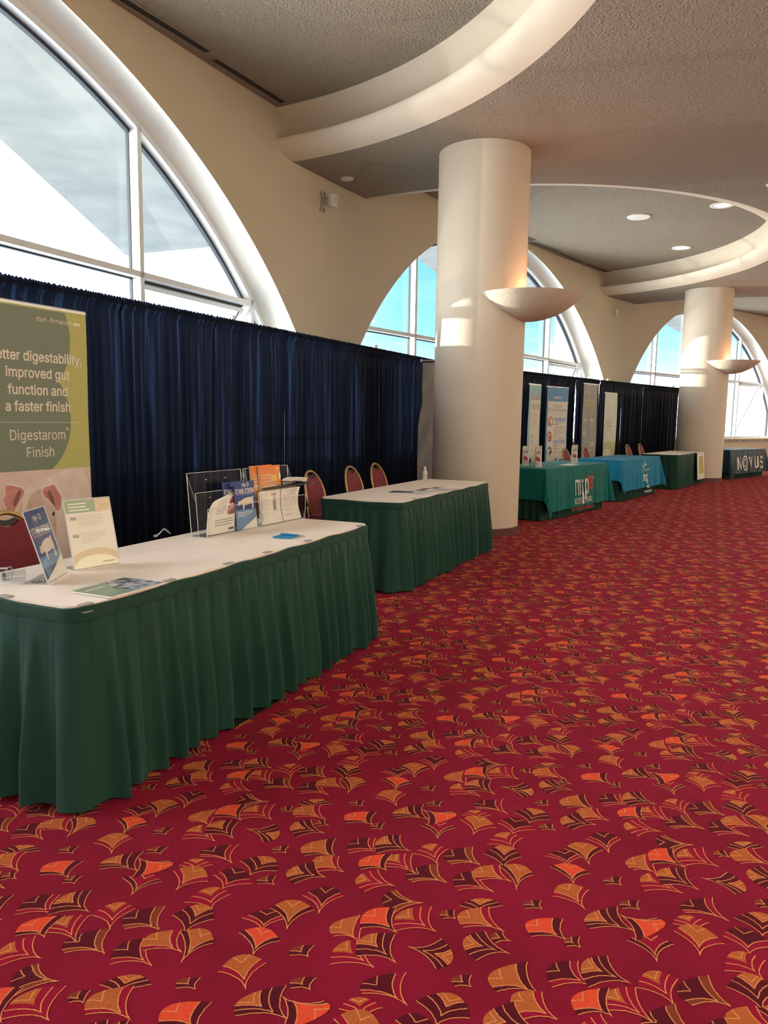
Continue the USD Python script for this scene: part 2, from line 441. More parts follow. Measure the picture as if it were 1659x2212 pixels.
A3 = (2.307, 940, 1700); B2 = (3.7705, 560, 1850)
FIG = [
    ('s', 'b', (40, 657), (98, 612), (103, 660), (25, 625), A3), ('s', 'b', (450, 607), (528, 568), (535, 610), (447, 573), A3), ('s', 'b', (930, 607), (1015, 568), (1020, 612), (925, 573), A3),
    ('s', 'b', (655, 797), (720, 748), (726, 802), (648, 757), A3), ('s', 'b', (95, 995), (180, 938), (182, 1000), (90, 950), A3), ('s', 'b', (850, 487), (928, 450), (930, 492), (846, 455), A3),
    ('s', 'b', (525, 215), (585, 185), (600, 218), (520, 190), A3), ('s', 'b', (535, 245), (595, 215), (606, 250), (528, 222), A3),
    ('n', 'tdd', (1450, 300), (1640, 300), (1545, 332), (1530, 272), A3),
    ('n', 'ddb', (1185, 335), (1140, 240), (1283, 290), (1100, 272), A3),
    ('n', 'ttr', (985, 415), (1085, 330), (1115, 440), (955, 365), A3),
    ('n', 'trr', (1235, 395), (1335, 303), (1410, 398), (1212, 325), A3),
    ('n', 'ood', (1080, 385), (1185, 308), (1247, 402), (1070, 320), A3),
    ('n', 'trr', (1040, 520), (1135, 430), (1235, 532), (1030, 445), A3),
    ('n', 'tdd', (1130, 490), (1245, 408), (1312, 512), (1117, 415), A3),
    ('n', 'tdd', (1500, 537), (1455, 425), (1338, 457), (1550, 500), A3),
    ('n', 'ttr', (140, 702), (268, 598), (338, 718), (122, 630), A3),
    ('n', 'tdd', (205, 867), (248, 720), (367, 829), (138, 770), A3),
    ('s', 'b', (300, 780), (335, 722), (372, 768), (278, 740), A3),
    ('n', 'ood', (480, 747), (637, 658), (652, 762), (466, 670), A3),
    ('n', 'tdd', (770, 708), (908, 597), (990, 718), (758, 640), A3),
    ('n', 'rrd', (955, 765), (1188, 785), (1106, 870), (1068, 735), A3),
    ('n', 'ood', (1000, 768), (1108, 655), (925, 640), (1140, 700), A3),
    ('n', 'ddr', (1245, 627), (1382, 550), (1458, 667), (1236, 575), A3),
    ('n', 'trr', (1185, 683), (1365, 678), (1308, 722), (1240, 640), A3),
    ('n', 'ttr', (1188, 718), (1442, 782), (1320, 838), (1300, 688), A3),
    ('n', 'tdd', (388, 125), (577, 165), (468, 182), (510, 110), A3),
    ('n', 'ddr', (312, 180), (502, 215), (385, 236), (405, 155), A3),
    ('n', 'trr', (258, 285), (437, 255), (395, 312), (330, 228), A3),
    ('n', 'tdd', (240, 333), (432, 350), (340, 403), (348, 293), A3),
    ('n', 'ddb', (75, 387), (188, 298), (227, 390), (52, 330), A3),
    ('n', 'ddr', (110, 517), (215, 420), (287, 522), (100, 445), A3),
    ('n', 'ttr', (212, 467), (322, 388), (378, 472), (195, 410), A3),
    ('n', 'ttd', (323, 398), (492, 440), (405, 507), (425, 388), A3),
    ('n', 'ttr', (585, 545), (767, 513), (742, 607), (640, 483), A3),
    ('n', 'ddr', (548, 345), (742, 347), (665, 392), (640, 316), A3),
    ('n', 'ood', (573, 400), (772, 432), (690, 483), (670, 383), A3),
    ('n', 'ttd', (645, 308), (837, 315), (768, 387), (722, 276), A3),
    ('n', 'ddr', (750, 260), (927, 262), (865, 327), (835, 226), A3),
    ('n', 'ttd', (308, 1022), (458, 873), (517, 1032), (276, 930), A3),
    ('n', 'ttr', (425, 1165), (532, 1023), (612, 1162), (383, 1040), A3),
    ('n', 'tdd', (685, 215), (717, 128), (803, 190), (622, 165), A3),
    ('n', 'ddr', (582, 1000), (712, 868), (775, 990), (568, 895), A3),
    ('n', 'tdd', (765, 1000), (858, 843), (967, 976), (732, 880), A3),
    ('n', 'trr', (1005, 1002), (1212, 958), (1190, 1085), (1070, 918), A3),
    ('n', 'ddb', (1240, 212), (1457, 58), (1532, 217), (1222, 120), B2),
    ('n', 'trr', (855, 292), (965, 105), (1100, 240), (790, 180), B2),
    ('n', 'trr', (1035, 150), (1122, 98), (1187, 178), (1030, 108), A3),
    ('n', 'ood', (712, 1137), (868, 1003), (880, 1142), (694, 1040), A3),
]
V1, V2 = np.array([.400, .920]), np.array([.555, -.585])
COL = {'t': 'tan', 'o': 'orange', 'd': 'dark', 'b': 'brown', 'r': 'red'}


def bez(a, c, b, n=9):
    t = np.linspace(0, 1, n)[:, None]
    return (1 - t) ** 2 * a + 2 * t * (1 - t) * c + t * t * b


def tuft(l):
    """Yarn lines step from tuft to tuft."""
    k = max(4, int(l.length / .0055)); p = np.array([l.interpolate(t, True).coords[0] for t in np.linspace(0, 1, k)])
    return LineString(p + RNG.uniform(-.0008, .0008, p.shape))


def figure(kind, cols, L, R, T, B):
    mid = (L + R) / 2; C = (L + R + T) / 3
    arcc = 2 * B - mid
    arc = lambda t: (1 - t) ** 2 * L + 2 * t * (1 - t) * arcc + t * t * R

    def chev(q):
        l, r = arc(q * .42), arc(1 - q * .42)
        tp = T + (B - T) * (q * .98)
        ce = (l + r + tp) / 3
        cl, cr = (l + tp) / 2 + .80 * (1 - q) ** .7 * (ce - (l + tp) / 2), (r + tp) / 2 + .80 * (1 - q) ** .7 * (ce - (r + tp) / 2)
        return np.vstack([bez(l, cl, tp), bez(tp, cr, r)[1:]]), q

    def region(q):
        p, _ = chev(q)
        t = np.linspace(1 - q * .42, q * .42, 14)
        return Polygon(np.vstack([p, [arc(x) for x in t[1:-1]]])).buffer(0)
    qs = ((0, .24, .48) if cols[0] == cols[1] else (0, .30, .58)) if kind == 'n' else (0, .5)
    cs = cols[::-1] if kind == 'n' else ('d', cols)
    layers = [(cs[i], region(q)) for i, q in enumerate(qs)]
    lw = .0016
    lines = [LineString(chev(q)[0]) for q in qs]
    if kind == 'n':
        lines.append(LineString(chev(.76)[0]))
        if cols[1] == cols[2] == 'r' or cols[0] == cols[1]:
            lines.pop(2)
    line = unary_union([tuft(l).buffer(lw, cap_style=2, join_style=2, resolution=1) for l in lines])
    return layers, line, unary_union([layers[0][1], lines[0].buffer(lw)])


figs, cen = [], []
Vi = np.linalg.inv(np.c_[V1, V2])
for kind, cols, l, r, t, b, (sc, ox, oy) in FIG:
    P = [floorpt(ox + p[0] / sc, oy + p[1] / sc) for p in (l, r, t, b)]
    c = (P[0] + P[1] + P[2]) / 3; q = Vi @ c; sh = np.c_[V1, V2] @ np.floor(q)
    P = [p - sh for p in P]; c = c - sh
    if any(k == kind and min(np.linalg.norm(c - o + i * V1 + j * V2) for i in (-1, 0, 1) for j in (-1, 0, 1)) < .045 for k, o in cen):
        continue
    cen.append((kind, c)); figs.append(figure(kind, cols, *P))
byc = {}
for i, (layers, line, outer) in enumerate(figs):
    over = [affinity.translate(figs[j][2], *(a * V1 + b * V2)) for j in range(len(figs)) for a in (-1, 0, 1) for b in (-1, 0, 1) if (j > i) or (j == i and (a, b) > (0, 0))]
    over = [o for o in over if o.intersects(outer)]
    ov = unary_union(over) if over else Polygon()
    line = line.difference(ov); byc.setdefault('line', []).append(line)
    for n_, (c, g) in enumerate(layers):
        g = g.difference(unary_union([ov, line] + [x[1] for x in layers[n_ + 1:]]))
        byc.setdefault(COL[c], []).append(g)


def in_view(p, mx=900, my=300):
    d = np.array([p[0], p[1], 0]) - _RAYO; z = d @ _fw
    if z < .4:
        return False
    x, y = W / 2 + F * (d @ _rt) / z, H / 2 - F * (d @ _up) / z
    return -mx - 900 / z < x < W + mx + 900 / z and y < H + my + 900 / z


tiles = []
for i in range(-40, 60):
    for j in range(-40, 60):
        p = i * V1 + j * V2
        if in_view(p) and np.linalg.norm(p - CTR) < RW - .7 and p[1] < 32:
            tiles.append(p)
inst = UsdGeom.PointInstancer.Define(stage, str(floor.GetPath()) + '/carpet_figures')
tag(inst.GetPrim(), kind='stuff', label='orange, tan and dark maroon scale-shaped figures woven into the carpet')
proto = UsdGeom.Xform.Define(stage, str(inst.GetPath()) + '/weave')
for c, polys in byc.items():
    mb = MB().flat(unary_union([p for g in polys for p in getattr(g, 'geoms', [g]) if p.geom_type == 'Polygon']), lambda u, v: np.c_[u, v, np.full(len(u), .0012)])
    usdkit.mesh(stage, str(proto.GetPath()) + f'/yarn_{c}', mb.mesh(), M['c_' + c])
inst.CreatePrototypesRel().AddTarget(proto.GetPath())
inst.CreateProtoIndicesAttr(Vt.IntArray([0] * len(tiles)))
inst.CreatePositionsAttr(Vt.Vec3fArray.FromNumpy(np.c_[np.array(tiles), np.zeros(len(tiles))].astype(np.float32)))

# ceiling: low plaster soffit with a round coffer over each window, ringed by a bullnosed beam
SOF, TOP, RR = 4.722, 5.272, 5.2
mids = [wpt(k * BAY, 0) for k in BAYS]
sof = sector.difference(unary_union([Point(m).buffer(RR - .02, 96) for m in mids]))
ceil_ = thing('ceiling', 'textured tan plaster ceiling with round coffers over the windows', None, kind='structure')
mb = MB(); cuts = [wpt(s, 5) for s in (s0,)]
mb.prism(sof, SOF, SOF + .04)
mb.build('soffit', M['popcorn'], ceil_, smooth=False)
for m in mids:
    MB().prism(Point(m).buffer(5.25, 64).intersection(sector), TOP, TOP + .04).build('coffer', M['popcorn'], ceil_, smooth=False)
prof = np.array([(5.20, 4.722), (5.12, 4.727), (5.05, 4.737), (4.98, 4.757), (4.92, 4.787), (4.88, 4.825), (4.855, 4.87), (4.85, 4.90), (4.853, 4.906), (5.16, 4.906), (5.165, 4.94), (5.155, 5.0), (5.12, 5.07), (5.06, 5.14), (4.98, 5.20), (4.90, 5.25), (4.84, 5.275)])
for i, k in enumerate(BAYS):
    m, t, n = bayframe(k); an = math.atan2(n[1], n[0])
    o = MB().lathe(prof, 120, an - math.radians(88.2), an + math.radians(88.2), (m[0], m[1], 0)).build(f'trim_{i + 1}', M['trimw'], smooth=40)
    tag(o, kind='structure')
# plaster seam and access hatch in the soffit
mb = MB(); p, q = np.array([1.70, 9.44]), np.array([4.4, 8.02]); d = (q - p) / np.linalg.norm(q - p); ang = math.atan2(d[1], d[0])
Rz = lambda a: np.array([[math.cos(a), -math.sin(a), 0], [math.sin(a), math.cos(a), 0], [0, 0, 1]])
mb.box([*(p + q) / 2, SOF - .001], [np.linalg.norm(q - p), .012, .006], R=Rz(ang))
mb.build('seam', M['popcorn'], ceil_)
hp = np.array([(-.314, 10.132), (.306, 10.266), (.116, 10.852), (-.457, 10.718)])
ho = Polygon(hp)
MB().prism(ho.difference(ho.buffer(-.018)), SOF - .006, SOF + .002).build('hatch_frame', M['popcorn'], ceil_, smooth=False)
MB().prism(ho.buffer(-.024), SOF - .003, SOF + .002).build('hatch_panel', M['popcorn'], ceil_, smooth=False)

# windows
MULL = (-2.93, -.97, .97, 2.93)
TILT = {-1: 34, 0: 17, 1: 24}
for i, k in enumerate(BAYS):
    T = bay_map(k)
    win = thing(f'window_{i + 1}', None, None, kind='structure')
    ow = wall_map()(OPEN[:, 0] + k * BAY, OPEN[:, 1]); fw_ = T(np.c_[FRAME, np.full(len(FRAME), -.30)])
    rad = OPEN - [0, -1.384]; rad = rad / np.linalg.norm(rad, axis=1, keepdims=True); rad[:2] = [-1, 0]; rad[-2:] = [1, 0]
    t_ = bayframe(k)[1]; out3 = np.c_[np.outer(rad[:, 0], t_), rad[:, 1]]
    P = np.stack([ow * (1 - q) + fw_ * q + out3 * .07 * 4 * q * (1 - q) for q in np.linspace(0, 1, 12)], 1)
    MB().grid(P).build('reveal', M['revealp'], win, smooth=40)
    e1, e2 = -.30, -.43
    sec = np.stack([T(np.c_[FRAME, np.full(len(FRAME), e1)]), T(np.c_[FIN, np.full(len(FIN), e1)]), T(np.c_[FIN, np.full(len(FIN), e2)]), T(np.c_[FRAME, np.full(len(FRAME), e2)])], 1)
    sec = np.concatenate([sec, sec[:, :1]], 1)
    MB().grid(sec).build('arched_frame', M['frame'], win, smooth=30)
    FI2 = arc_pts(-2.04, 7.065, 5.845, SILL + .05)
    sec = np.stack([T(np.c_[FIN, np.full(len(FIN), -.40)]), T(np.c_[FI2, np.full(len(FI2), -.40)]), T(np.c_[FI2, np.full(len(FI2), -.45)])], 1)
    MB().grid(sec).build('gasket', M['gasket'], win, smooth=30)
    fpoly = Polygon(FIN)

    def bar(sa, sb, za, zb, ea=e1, eb=e2):
        c = np.array([[s, z, e] for s in (sa, sb) for z in (za, zb) for e in (ea, eb)])
        q = trimesh.convex.convex_hull(c)
        return MB().add(T(np.array(q.vertices)), q.faces)
    ztop = lambda s: -2.04 + math.sqrt(7.13 ** 2 - s * s)
    for s in MULL:
        bar(s - .03, s + .03, SILL, ztop(s)).build('mullion', M['frame'], win, smooth=False)
    for s in (-5.05, 5.05):
        bar(s - .03, s + .03, SILL, ztop(s)).build('jamb', M['frame'], win, smooth=False)
    bar(-5.05, 5.05, 2.92, 2.98).build('transom', M['frame'], win, smooth=False)
    bar(-5.88, 5.88, SILL - .01, SILL + .05).build('sill_rail', M['frame'], win, smooth=False)
    gs = MB()
    for s in MULL:
        for q in (-.036, .030):
            b = bar(s + q, s + q + .006, SILL + .05, ztop(s) - .05, -.415, -.45); gs.add(*b.mesh())
    b = bar(-5.0, 5.0, 2.905, 2.92, -.415, -.45); gs.add(*b.mesh())
    gs.build('gasket', M['gasket'], win, smooth=False)
    xs = [-6, -5.05] + list(MULL) + [5.05, 6]
    for a, b in zip(xs[:-1], xs[1:]):
        for za, zb in ((SILL, 2.95), (2.95, 6)):
            if k in TILT and a == 2.93 and zb == 2.95:
                continue
            g = fpoly.intersection(sbox(a + .02, za + .02, b - .02, zb - .02))
            if not g.is_empty and g.area > .02:
                MB().prism(g, -.445, -.433, T).build('pane', M['glass'], win, smooth=False)
    if k in TILT:
        th = math.radians(TILT[k]); zh = 2.90

        def ST(v, th=th, zh=zh, T=T):
            v = np.asarray(v, float); dz = v[:, 1] - zh
            return T(np.c_[v[:, 0], zh + dz * math.cos(th) - (v[:, 2]) * math.sin(th), -.42 + dz * math.sin(th) + v[:, 2] * math.cos(th)])
        ring = sbox(2.99, .99, 5.0, 2.89)
        fr = MB().prism(ring.difference(ring.buffer(-.045, join_style=2)), -.03, .03, ST).build('sash_frame', M['frame'], win, smooth=False)
        MB().prism(ring.buffer(-.045, join_style=2), -.006, .006, ST).build('sash_pane', M['glass'], win, smooth=False)
        MB().prism(ring.buffer(-.045, join_style=2).difference(ring.buffer(-.055, join_style=2)), .0, .012, ST).build('sash_gasket', M['gasket'], win, smooth=False)
    # stool
    ss = np.linspace(-5.95, 5.95, 30)
    outer = T(np.c_[ss, np.full(30, SILL), np.full(30, -.31)]); inner = wall_map(.05)(ss + k * BAY, np.full(30, SILL))
    prof4 = [outer + [0, 0, .0], inner + [0, 0, .0], inner - [0, 0, .03], outer - [0, 0, .03]]
    P = np.stack(prof4 + prof4[:1], 1)
    MB().grid(P).build('stool', M['trimw'], win, smooth=False)

# convector casing under the far window
rc = thing('radiator_cover', 'long cream convector casing with grilles under the far arched window', 'radiator', kind='structure')
ss = np.linspace(-5.7, 5.7, 40)
sec = [(.0, .92), (.05, .92), (.05, .905), (.035, .895), (.035, .80), (.06, .79), (.06, .775), (.05, .77), (.05, .11), (0, .11)]
MB().grid(np.stack([wall_map(d + .002)(ss + BAY, np.full(40, z)) for d, z in sec], 1)).build('casing', M['trimw'], rc, smooth=False)
for a in np.arange(-5.6, 5.5, 1.62):
    g = MB()
    for z in np.arange(.812, .89, .015):
        for b in np.linspace(a, a + 1.5, 5)[:-1]:
            sg = np.array([b, b + .375])
            g.grid(np.stack([wall_map(d)(sg + BAY, np.full(2, zz)) for d, zz in ((.038, z), (.046, z + .004), (.046, z + .009), (.038, z + .012))], 1))
    g.build('grille', M['grey_plastic'], rc, smooth=False)

# outside: eaves and buttress fins of the facade
for i, (k, c0, c1, L) in enumerate(((-2, 1.9, .57, 6.5), (-1, 1.87, .57, 12.0), (0, 2.95, .305, 9.0), (1, 2.95, .305, 9.0), (2, 2.95, .305, 6.0))):
    T = bay_map(k)
    ssp = np.linspace(-6.0, L, 24)
    poly = Polygon([(s, .45 + (max(0, abs(s) - 4) * .0)) for s in ssp] + [(s, max(.6, c0 + c1 * s)) for s in ssp[::-1]])
    ev = MB()
    z0 = 5.50 + .05 * (k % 2)
    ev.prism(poly, z0, z0 + .35, lambda v: T(np.c_[v[:, 0], v[:, 2], -v[:, 1]]))
    tag(ev.build('roof_eave', M['eave'], smooth=False), 'white plaster roof eave seen through arched window', kind='structure')
finp = sbox(.45, -.6, 1.87, 5.5).difference(unary_union([Polygon([(1.53, 1.78), (1.38, 1.52), (1.53, 1.27)]), Polygon([(1.5, .70), (1.22, 1.18), (1.05, .70)])]))
for k in (-2, -1, 0, 1, 2):
    a = AM - (k + .5) * DA; u = np.array([math.cos(a), math.sin(a)]); o = CTR + RW * u; t = np.array([math.sin(a), -math.cos(a)])
    tag(MB().prism(finp, -.2, .2, lambda v: np.c_[o + np.outer(v[:, 0], u) + np.outer(v[:, 2], t), v[:, 1]]).build('facade_pier', M['concrete'], smooth=False), 'white sunlit facade fin standing outside between arched windows', kind='structure')

# columns, sconces
C1, C2 = np.array([1.19, 9.771]), np.array([8.008, 19.106])
RC = .567
for c, lb in ((C1, 'big round cream column in front of the second arched window'), (C2, 'round cream column farther off with a sunlit arch patch')):
    o = thing('column', lb, 'column', (*c, 0), kind='structure')
    MB().lathe([(RC, .10), (RC, SOF - .02), (RC + .004, SOF + .01)], 96).build('shaft', M['column'], o, smooth=True)
    MB().lathe([(RC + .003, 0), (RC + .012, .0), (RC + .012, .095), (RC + .004, .103), (RC, .104)], 96).build('base', M['maroon'], o, smooth=40)
M['bulb'] = mat('sconce_lamp', (1, .8, .6), .5, emit=(1, .46, .25), estr=340.0)
sc0 = None
for c, lb in ((C1, 'large plaster bowl sconce on the big round column'), (C2, 'plaster bowl sconce on the farther sunlit column')):
    n = (CTR - c) / np.linalg.norm(CTR - c); rz = math.atan2(n[1], n[0])
    if sc0 is None:
        sc0 = thing('wall_sconce', lb, 'sconce', (*c, 0), rz, 'bowl sconces on the columns')
        a, h = .665, .30; Rs = (a * a + h * h) / (2 * h); zc = 2.97 - h + Rs
        outer = m3.Manifold.sphere(Rs, 160).translate([.62, 0, zc]); inner = m3.Manifold.sphere(Rs - .022, 160).translate([.62, 0, zc + .004])
        bowl = (outer - inner).trim_by_plane([0, 0, -1], -2.97) - m3.Manifold.cylinder(3, RC - .004, RC - .004, 96).translate([0, 0, 1.8])
        MB().tm(bowl).build('bowl', mat('sconce_plaster', (.60, .54, .44), .6, bump=.5, bscale=70, bdist=.006), sc0, smooth=35)
        MB().tm(trimesh.creation.icosphere(2, .045, )).build('lamp', M['bulb'], sc0, smooth=True)
        UsdGeom.Xformable(stage.GetPrimAtPath(str(sc0.GetPath()) + '/lamp')).AddTranslateOp().Set(Gf.Vec3d(.72, 0, 2.83))
    else:
        dup(sc0, lb, (*c, 0), rz)

# ceiling slots, downlights, discs, wall devices
slots = [((-2.62, 7.26), (-3.05, 6.36), 'beside the nearest arched window, frame-edge end'), ((-2.53, 7.43), (-1.962, 8.431), 'longer near slot'), ((-1.921, 8.594), (-1.321, 9.677), 'last slot before the ring beam'),
         ((2.28, 15.86), (2.95, 16.62), 'far coffer'), ((3.076, 16.723), (3.829, 17.574), ''), ((3.892, 17.665), (4.731, 18.728), ''), ((4.792, 18.833), (5.61, 19.814), '')]
sl_lab = ['black ceiling slot vent cut off by the top of the picture', 'long black slot vent above the nearest window, running out of the top', 'black slot vent ending at the near ring beam',
          'black slot vent half hidden by the big column', 'black slot vent just right of the big column', 'middle black slot vent of the far coffer', 'black slot vent touching the far ring beam']
for (p, q, _), lb in zip(slots, sl_lab):
    p, q = np.array(p), np.array(q)
    d = q - p; L = np.linalg.norm(d); f = Fr((*(p + q) / 2, 0), math.degrees(math.atan2(d[0], d[1])))
    pull = CTR - f.o[:2]; R_ = np.linalg.norm(pull); cpt = CTR - pull / R_ * (RW - .16)
    o = thing('slot_vent', lb, 'air vent', (*cpt, TOP), f.rz, 'black air slots along the window wall')
    MB().box([0, 0, -.004], [L, .085, .010]).build('slot', M['black'], o, smooth=False)
    m_ = MB()
    for y in (-.052, .052):
        m_.box([0, y, -.008], [L + .03, .018, .016], .003)
    for x in (-L / 2 - .008, L / 2 + .008):
        m_.box([x, 0, -.008], [.016, .104, .016], .003)
    m_.build('slot_frame', M['popcorn'], o, smooth=False)
dl = None
M['lamp_lens'] = mat('downlight_lens', (1, .9, .8), .4, emit=(1, .78, .62), estr=14.0)
for (x, y), lb in (((5.872, 13.728), 'recessed downlight near the coffer rim, right of the white disc'), ((6.437, 16.989), 'lit recessed downlight closest to the far ring beam')):
    if dl is None:
        dl = thing('downlight', lb, 'ceiling light', (x, y, TOP), 0, 'recessed downlights in the far coffer')
        MB().lathe([(.20, .0), (.20, -.012), (.165, -.018), (.13, -.010), (.125, .0)], 40).build('trim_ring', M['plastic_white'], dl, smooth=40)
        MB().lathe([(.0, -.006), (.127, -.006)], 40).build('lens', M['lamp_lens'], dl, smooth=True)
    else:
        dup(dl, lb, (x, y, TOP), 0)
for x, y, z, r, lb, cat_ in ((4.683, 14.552, TOP, .21, 'plain white round plate on the far coffer ceiling', 'ceiling speaker'), (5.3, 10.72, SOF, .12, 'small white disc at the right edge of the soffit', 'smoke detector'), (-.573, 10.743, SOF, .085, 'small round white detector beside the ceiling hatch', 'smoke detector')):
    o = thing('ceiling_disc', lb, cat_, (x, y, z))
    MB().lathe([(r, .0), (r, -.012), (r * .92, -.022), (0, -.024)], 40).build('disc', M['plastic_white'], o, smooth=40)
    MB().lathe([(r * 1.04, .0), (r * 1.04, -.006), (r * .99, -.008)], 40).build('rim', M['grey_plastic'], o, smooth=40)
# bracketed motion sensor on the near wall pier
a = AM + 6.26 / RW; p = CTR + (RW) * np.array([math.cos(a), math.sin(a)]); n = (CTR - p) / np.linalg.norm(CTR - p); rz = math.atan2(n[0], -n[1])
o = thing('motion_sensor', 'small white bracketed sensor high on the wall pier', 'sensor', (*p, 4.40), rz)
mb = MB().box([-.05, -.022, 0], [.05, .024, .20], .006)
for sz in (-1, 1):
    for sx in (-1, 1):
        mb.tube([(-.05, -.02, sz * .05), (-.05 + sx * .04, -.02, sz * .10), (-.05 + sx * .05, -.015, sz * .13)], .014, 6)
mb.build('bracket', M['grey_plastic'], o)
MB().box([-.03, -.06, 0], [.05, .10, .07], .008).build('arm', M['grey_plastic'], o)
MB().box([.03, -.13, .02], [.14, .09, .16], .015).build('housing', M['plastic_white'], o)
MB().box([.03, -.176, .02], [.10, .004, .11], .002).build('lens', mat('sensor_lens', (.6, .58, .54), .3), o)
a = AM - 5.77 / RW; p = CTR + (RW) * np.array([math.cos(a), math.sin(a)]); n = (CTR - p) / np.linalg.norm(CTR - p); rz = math.atan2(n[0], -n[1])
o = thing('wall_box', 'small plain white box on the wall left of the farther column', 'alarm box', (*p, 4.36), rz)
MB().box([0, -.03, 0], [.11, .06, .19], .01).build('housing', M['plastic_white'], o)
MB().box([0, -.061, -.05], [.06, .004, .03], .001).build('grille', M['grey_plastic'], o)

# ------------------------------------------------------------------ pipe and drape
def drape_panel(x0, x1, h, seed, folds=9, amp=.045, header=True, zb=.012):
    rng = np.random.default_rng(seed); nu, nv = 150, 26
    u = np.linspace(0, 1, nu); ph = rng.uniform(0, 6.28, 5)
    warp = u + .018 * np.sin(2 * np.pi * 2 * u + ph[0]) + .010 * np.sin(2 * np.pi * 5 * u + ph[1])
    main = np.sin(2 * np.pi * folds * warp + ph[2]) + .35 * np.sin(2 * np.pi * folds * 2.03 * warp + ph[3]) + .45 * np.sin(2 * np.pi * folds * .5 * warp + ph[4])
    fine = np.sin(2 * np.pi * folds * 3.2 * warp + ph[1]) + .6 * np.sin(2 * np.pi * folds * 5.1 * u + ph[0])
    zz = np.concatenate([np.linspace(0, .10, 9), np.linspace(.12, 1, nv - 9)])
    P = np.zeros((nu, len(zz), 3))
    for j, q in enumerate(zz):
        d = q * h; a = amp * min(1, .30 + .8 * q)
        if header and q <= .045:      # gathered sleeve over the pole
            th = q / .045 * math.pi
            y = -.036 * math.sin(th) - .004 * fine * (.6 + .4 * math.sin(th)); z = h - d * 1.0 + .006 * fine * (1 - q / .045)
        else:
            k = min(1, (q - .045) / .09) if header else 1
            y = -(.004 * fine * (1 - k)) - a * k * main * .62; z = np.full(nu, h - d)
        P[:, j] = np.c_[x0 + (x1 - x0) * u + (.006 * main * q), y, z if np.ndim(z) else np.full(nu, z)]
    P[:, -1, 2] = zb
    return MB().grid(P)


def drape_run(label, p0, p1, n, m, seed, h=2.44, posts=None, gaps=(), folds=10, tipcol=None, amp=.045):
    p0, p1 = np.array(p0, float), np.array(p1, float); d = p1 - p0; L = np.linalg.norm(d)
    f = Fr(p0, math.degrees(math.atan2(d[0], d[1])))
    o = thing('pipe_and_drape', label, 'drape', f.w(0, 0), f.rz)
    w = L / n
    for i in range(n):
        g = .012 if i in gaps else .0
        drape_panel(i * w, (i + 1) * w - g + (.0 if i in gaps else .02), h, seed + i, folds, amp).build('drape_panel', m, o, smooth=True)
    MB().tube([(0, .0, h - .045), (L, .0, h - .045)], .019, 8).build('crossbar', M['alu'], o)
    for x in (posts or (0.02, L - .02)):
        MB().tube([(x, .07, .01), (x, .07, h + .035)], .022, 10).build('upright', M['alu'], o)
        MB().box([x, .09, .006], [.36, .36, .012], .003).build('base_plate', M['steel'], o)
        MB().box([x, .05, h + .03], [.03, .03, .05], .004).build('post_hook', M['plastic_white'], o)
    return o, f, L


D1A, D1B = np.array([-2.759, 5.485]), np.array([.792, 12.669])
d1t = (D1B - D1A) / np.linalg.norm(D1B - D1A)
drape_run('navy drape wall behind the two near green-skirted tables', D1A - d1t * 2.6, D1B + d1t * .5, 9, M['navy'], 20, posts=(2.6 - 1.2, 2.6 + 2.72, 2.6 + 6.0, 2.6 + 8.3), gaps=(), folds=11)
D2 = [np.array([1.95, 14.26]), np.array([5.068, 17.955]), np.array([8.32, 21.48])]
drape_run('black drape wall behind the teal and blue covered tables', D2[0], D2[1] - (D2[1] - D2[0]) * .012, 4, M['blackdrape'], 60, posts=(.3, 2.6, 4.35), gaps=(2,), folds=10)
drape_run('black drape wall by the farther column, behind the white-topped table', D2[1], D2[2], 4, M['blackdrape'], 80, posts=(.5, 2.5, 4.5), gaps=(1, 3), folds=9, amp=.05)
# white side drape at the end of the near run
f = Fr((.588, 12.03), 104)
o = thing('side_drape', 'pale grey drape panel hanging beside the big column', 'drape', f.w(0, 0), f.rz)
rng = np.random.default_rng(3); nu, nv = 60, 60
U, V = np.meshgrid(np.linspace(0, 1.0, nu), np.linspace(0, 1, nv), indexing='ij')
yy = .012 * np.sin(9 * (U * 2.2 + V * 2.9) + 1.5 * np.sin(4 * V + U)) + .006 * np.sin(31 * (U + V * .9) + 2 * np.sin(7 * V)) * np.sin(3.1 * V)
xl = -.005 - .055 * np.clip((V - .28) / .16, 0, 1)
P = np.stack([xl + (1.02 - xl) * U, yy - .03, 2.34 - 2.325 * V], -1)
MB().grid(P).build('drape_panel', M['greydrape'], o, smooth=True)
MB().tube([(-.03, 0, 2.365), (1.05, 0, 2.365)], .017, 8).build('crossbar', M['alu'], o)
MB().tube([(1.03, 0.03, .01), (1.03, .03, 2.40)], .022, 8).build('upright', M['alu'], o)
MB().box([1.03, .03, .006], [.34, .34, .012], .003).build('base_plate', M['steel'], o)
MB().box([-.035, 0, 2.37], [.03, .035, .05], .005).build('pole_hook', M['steel'], o)


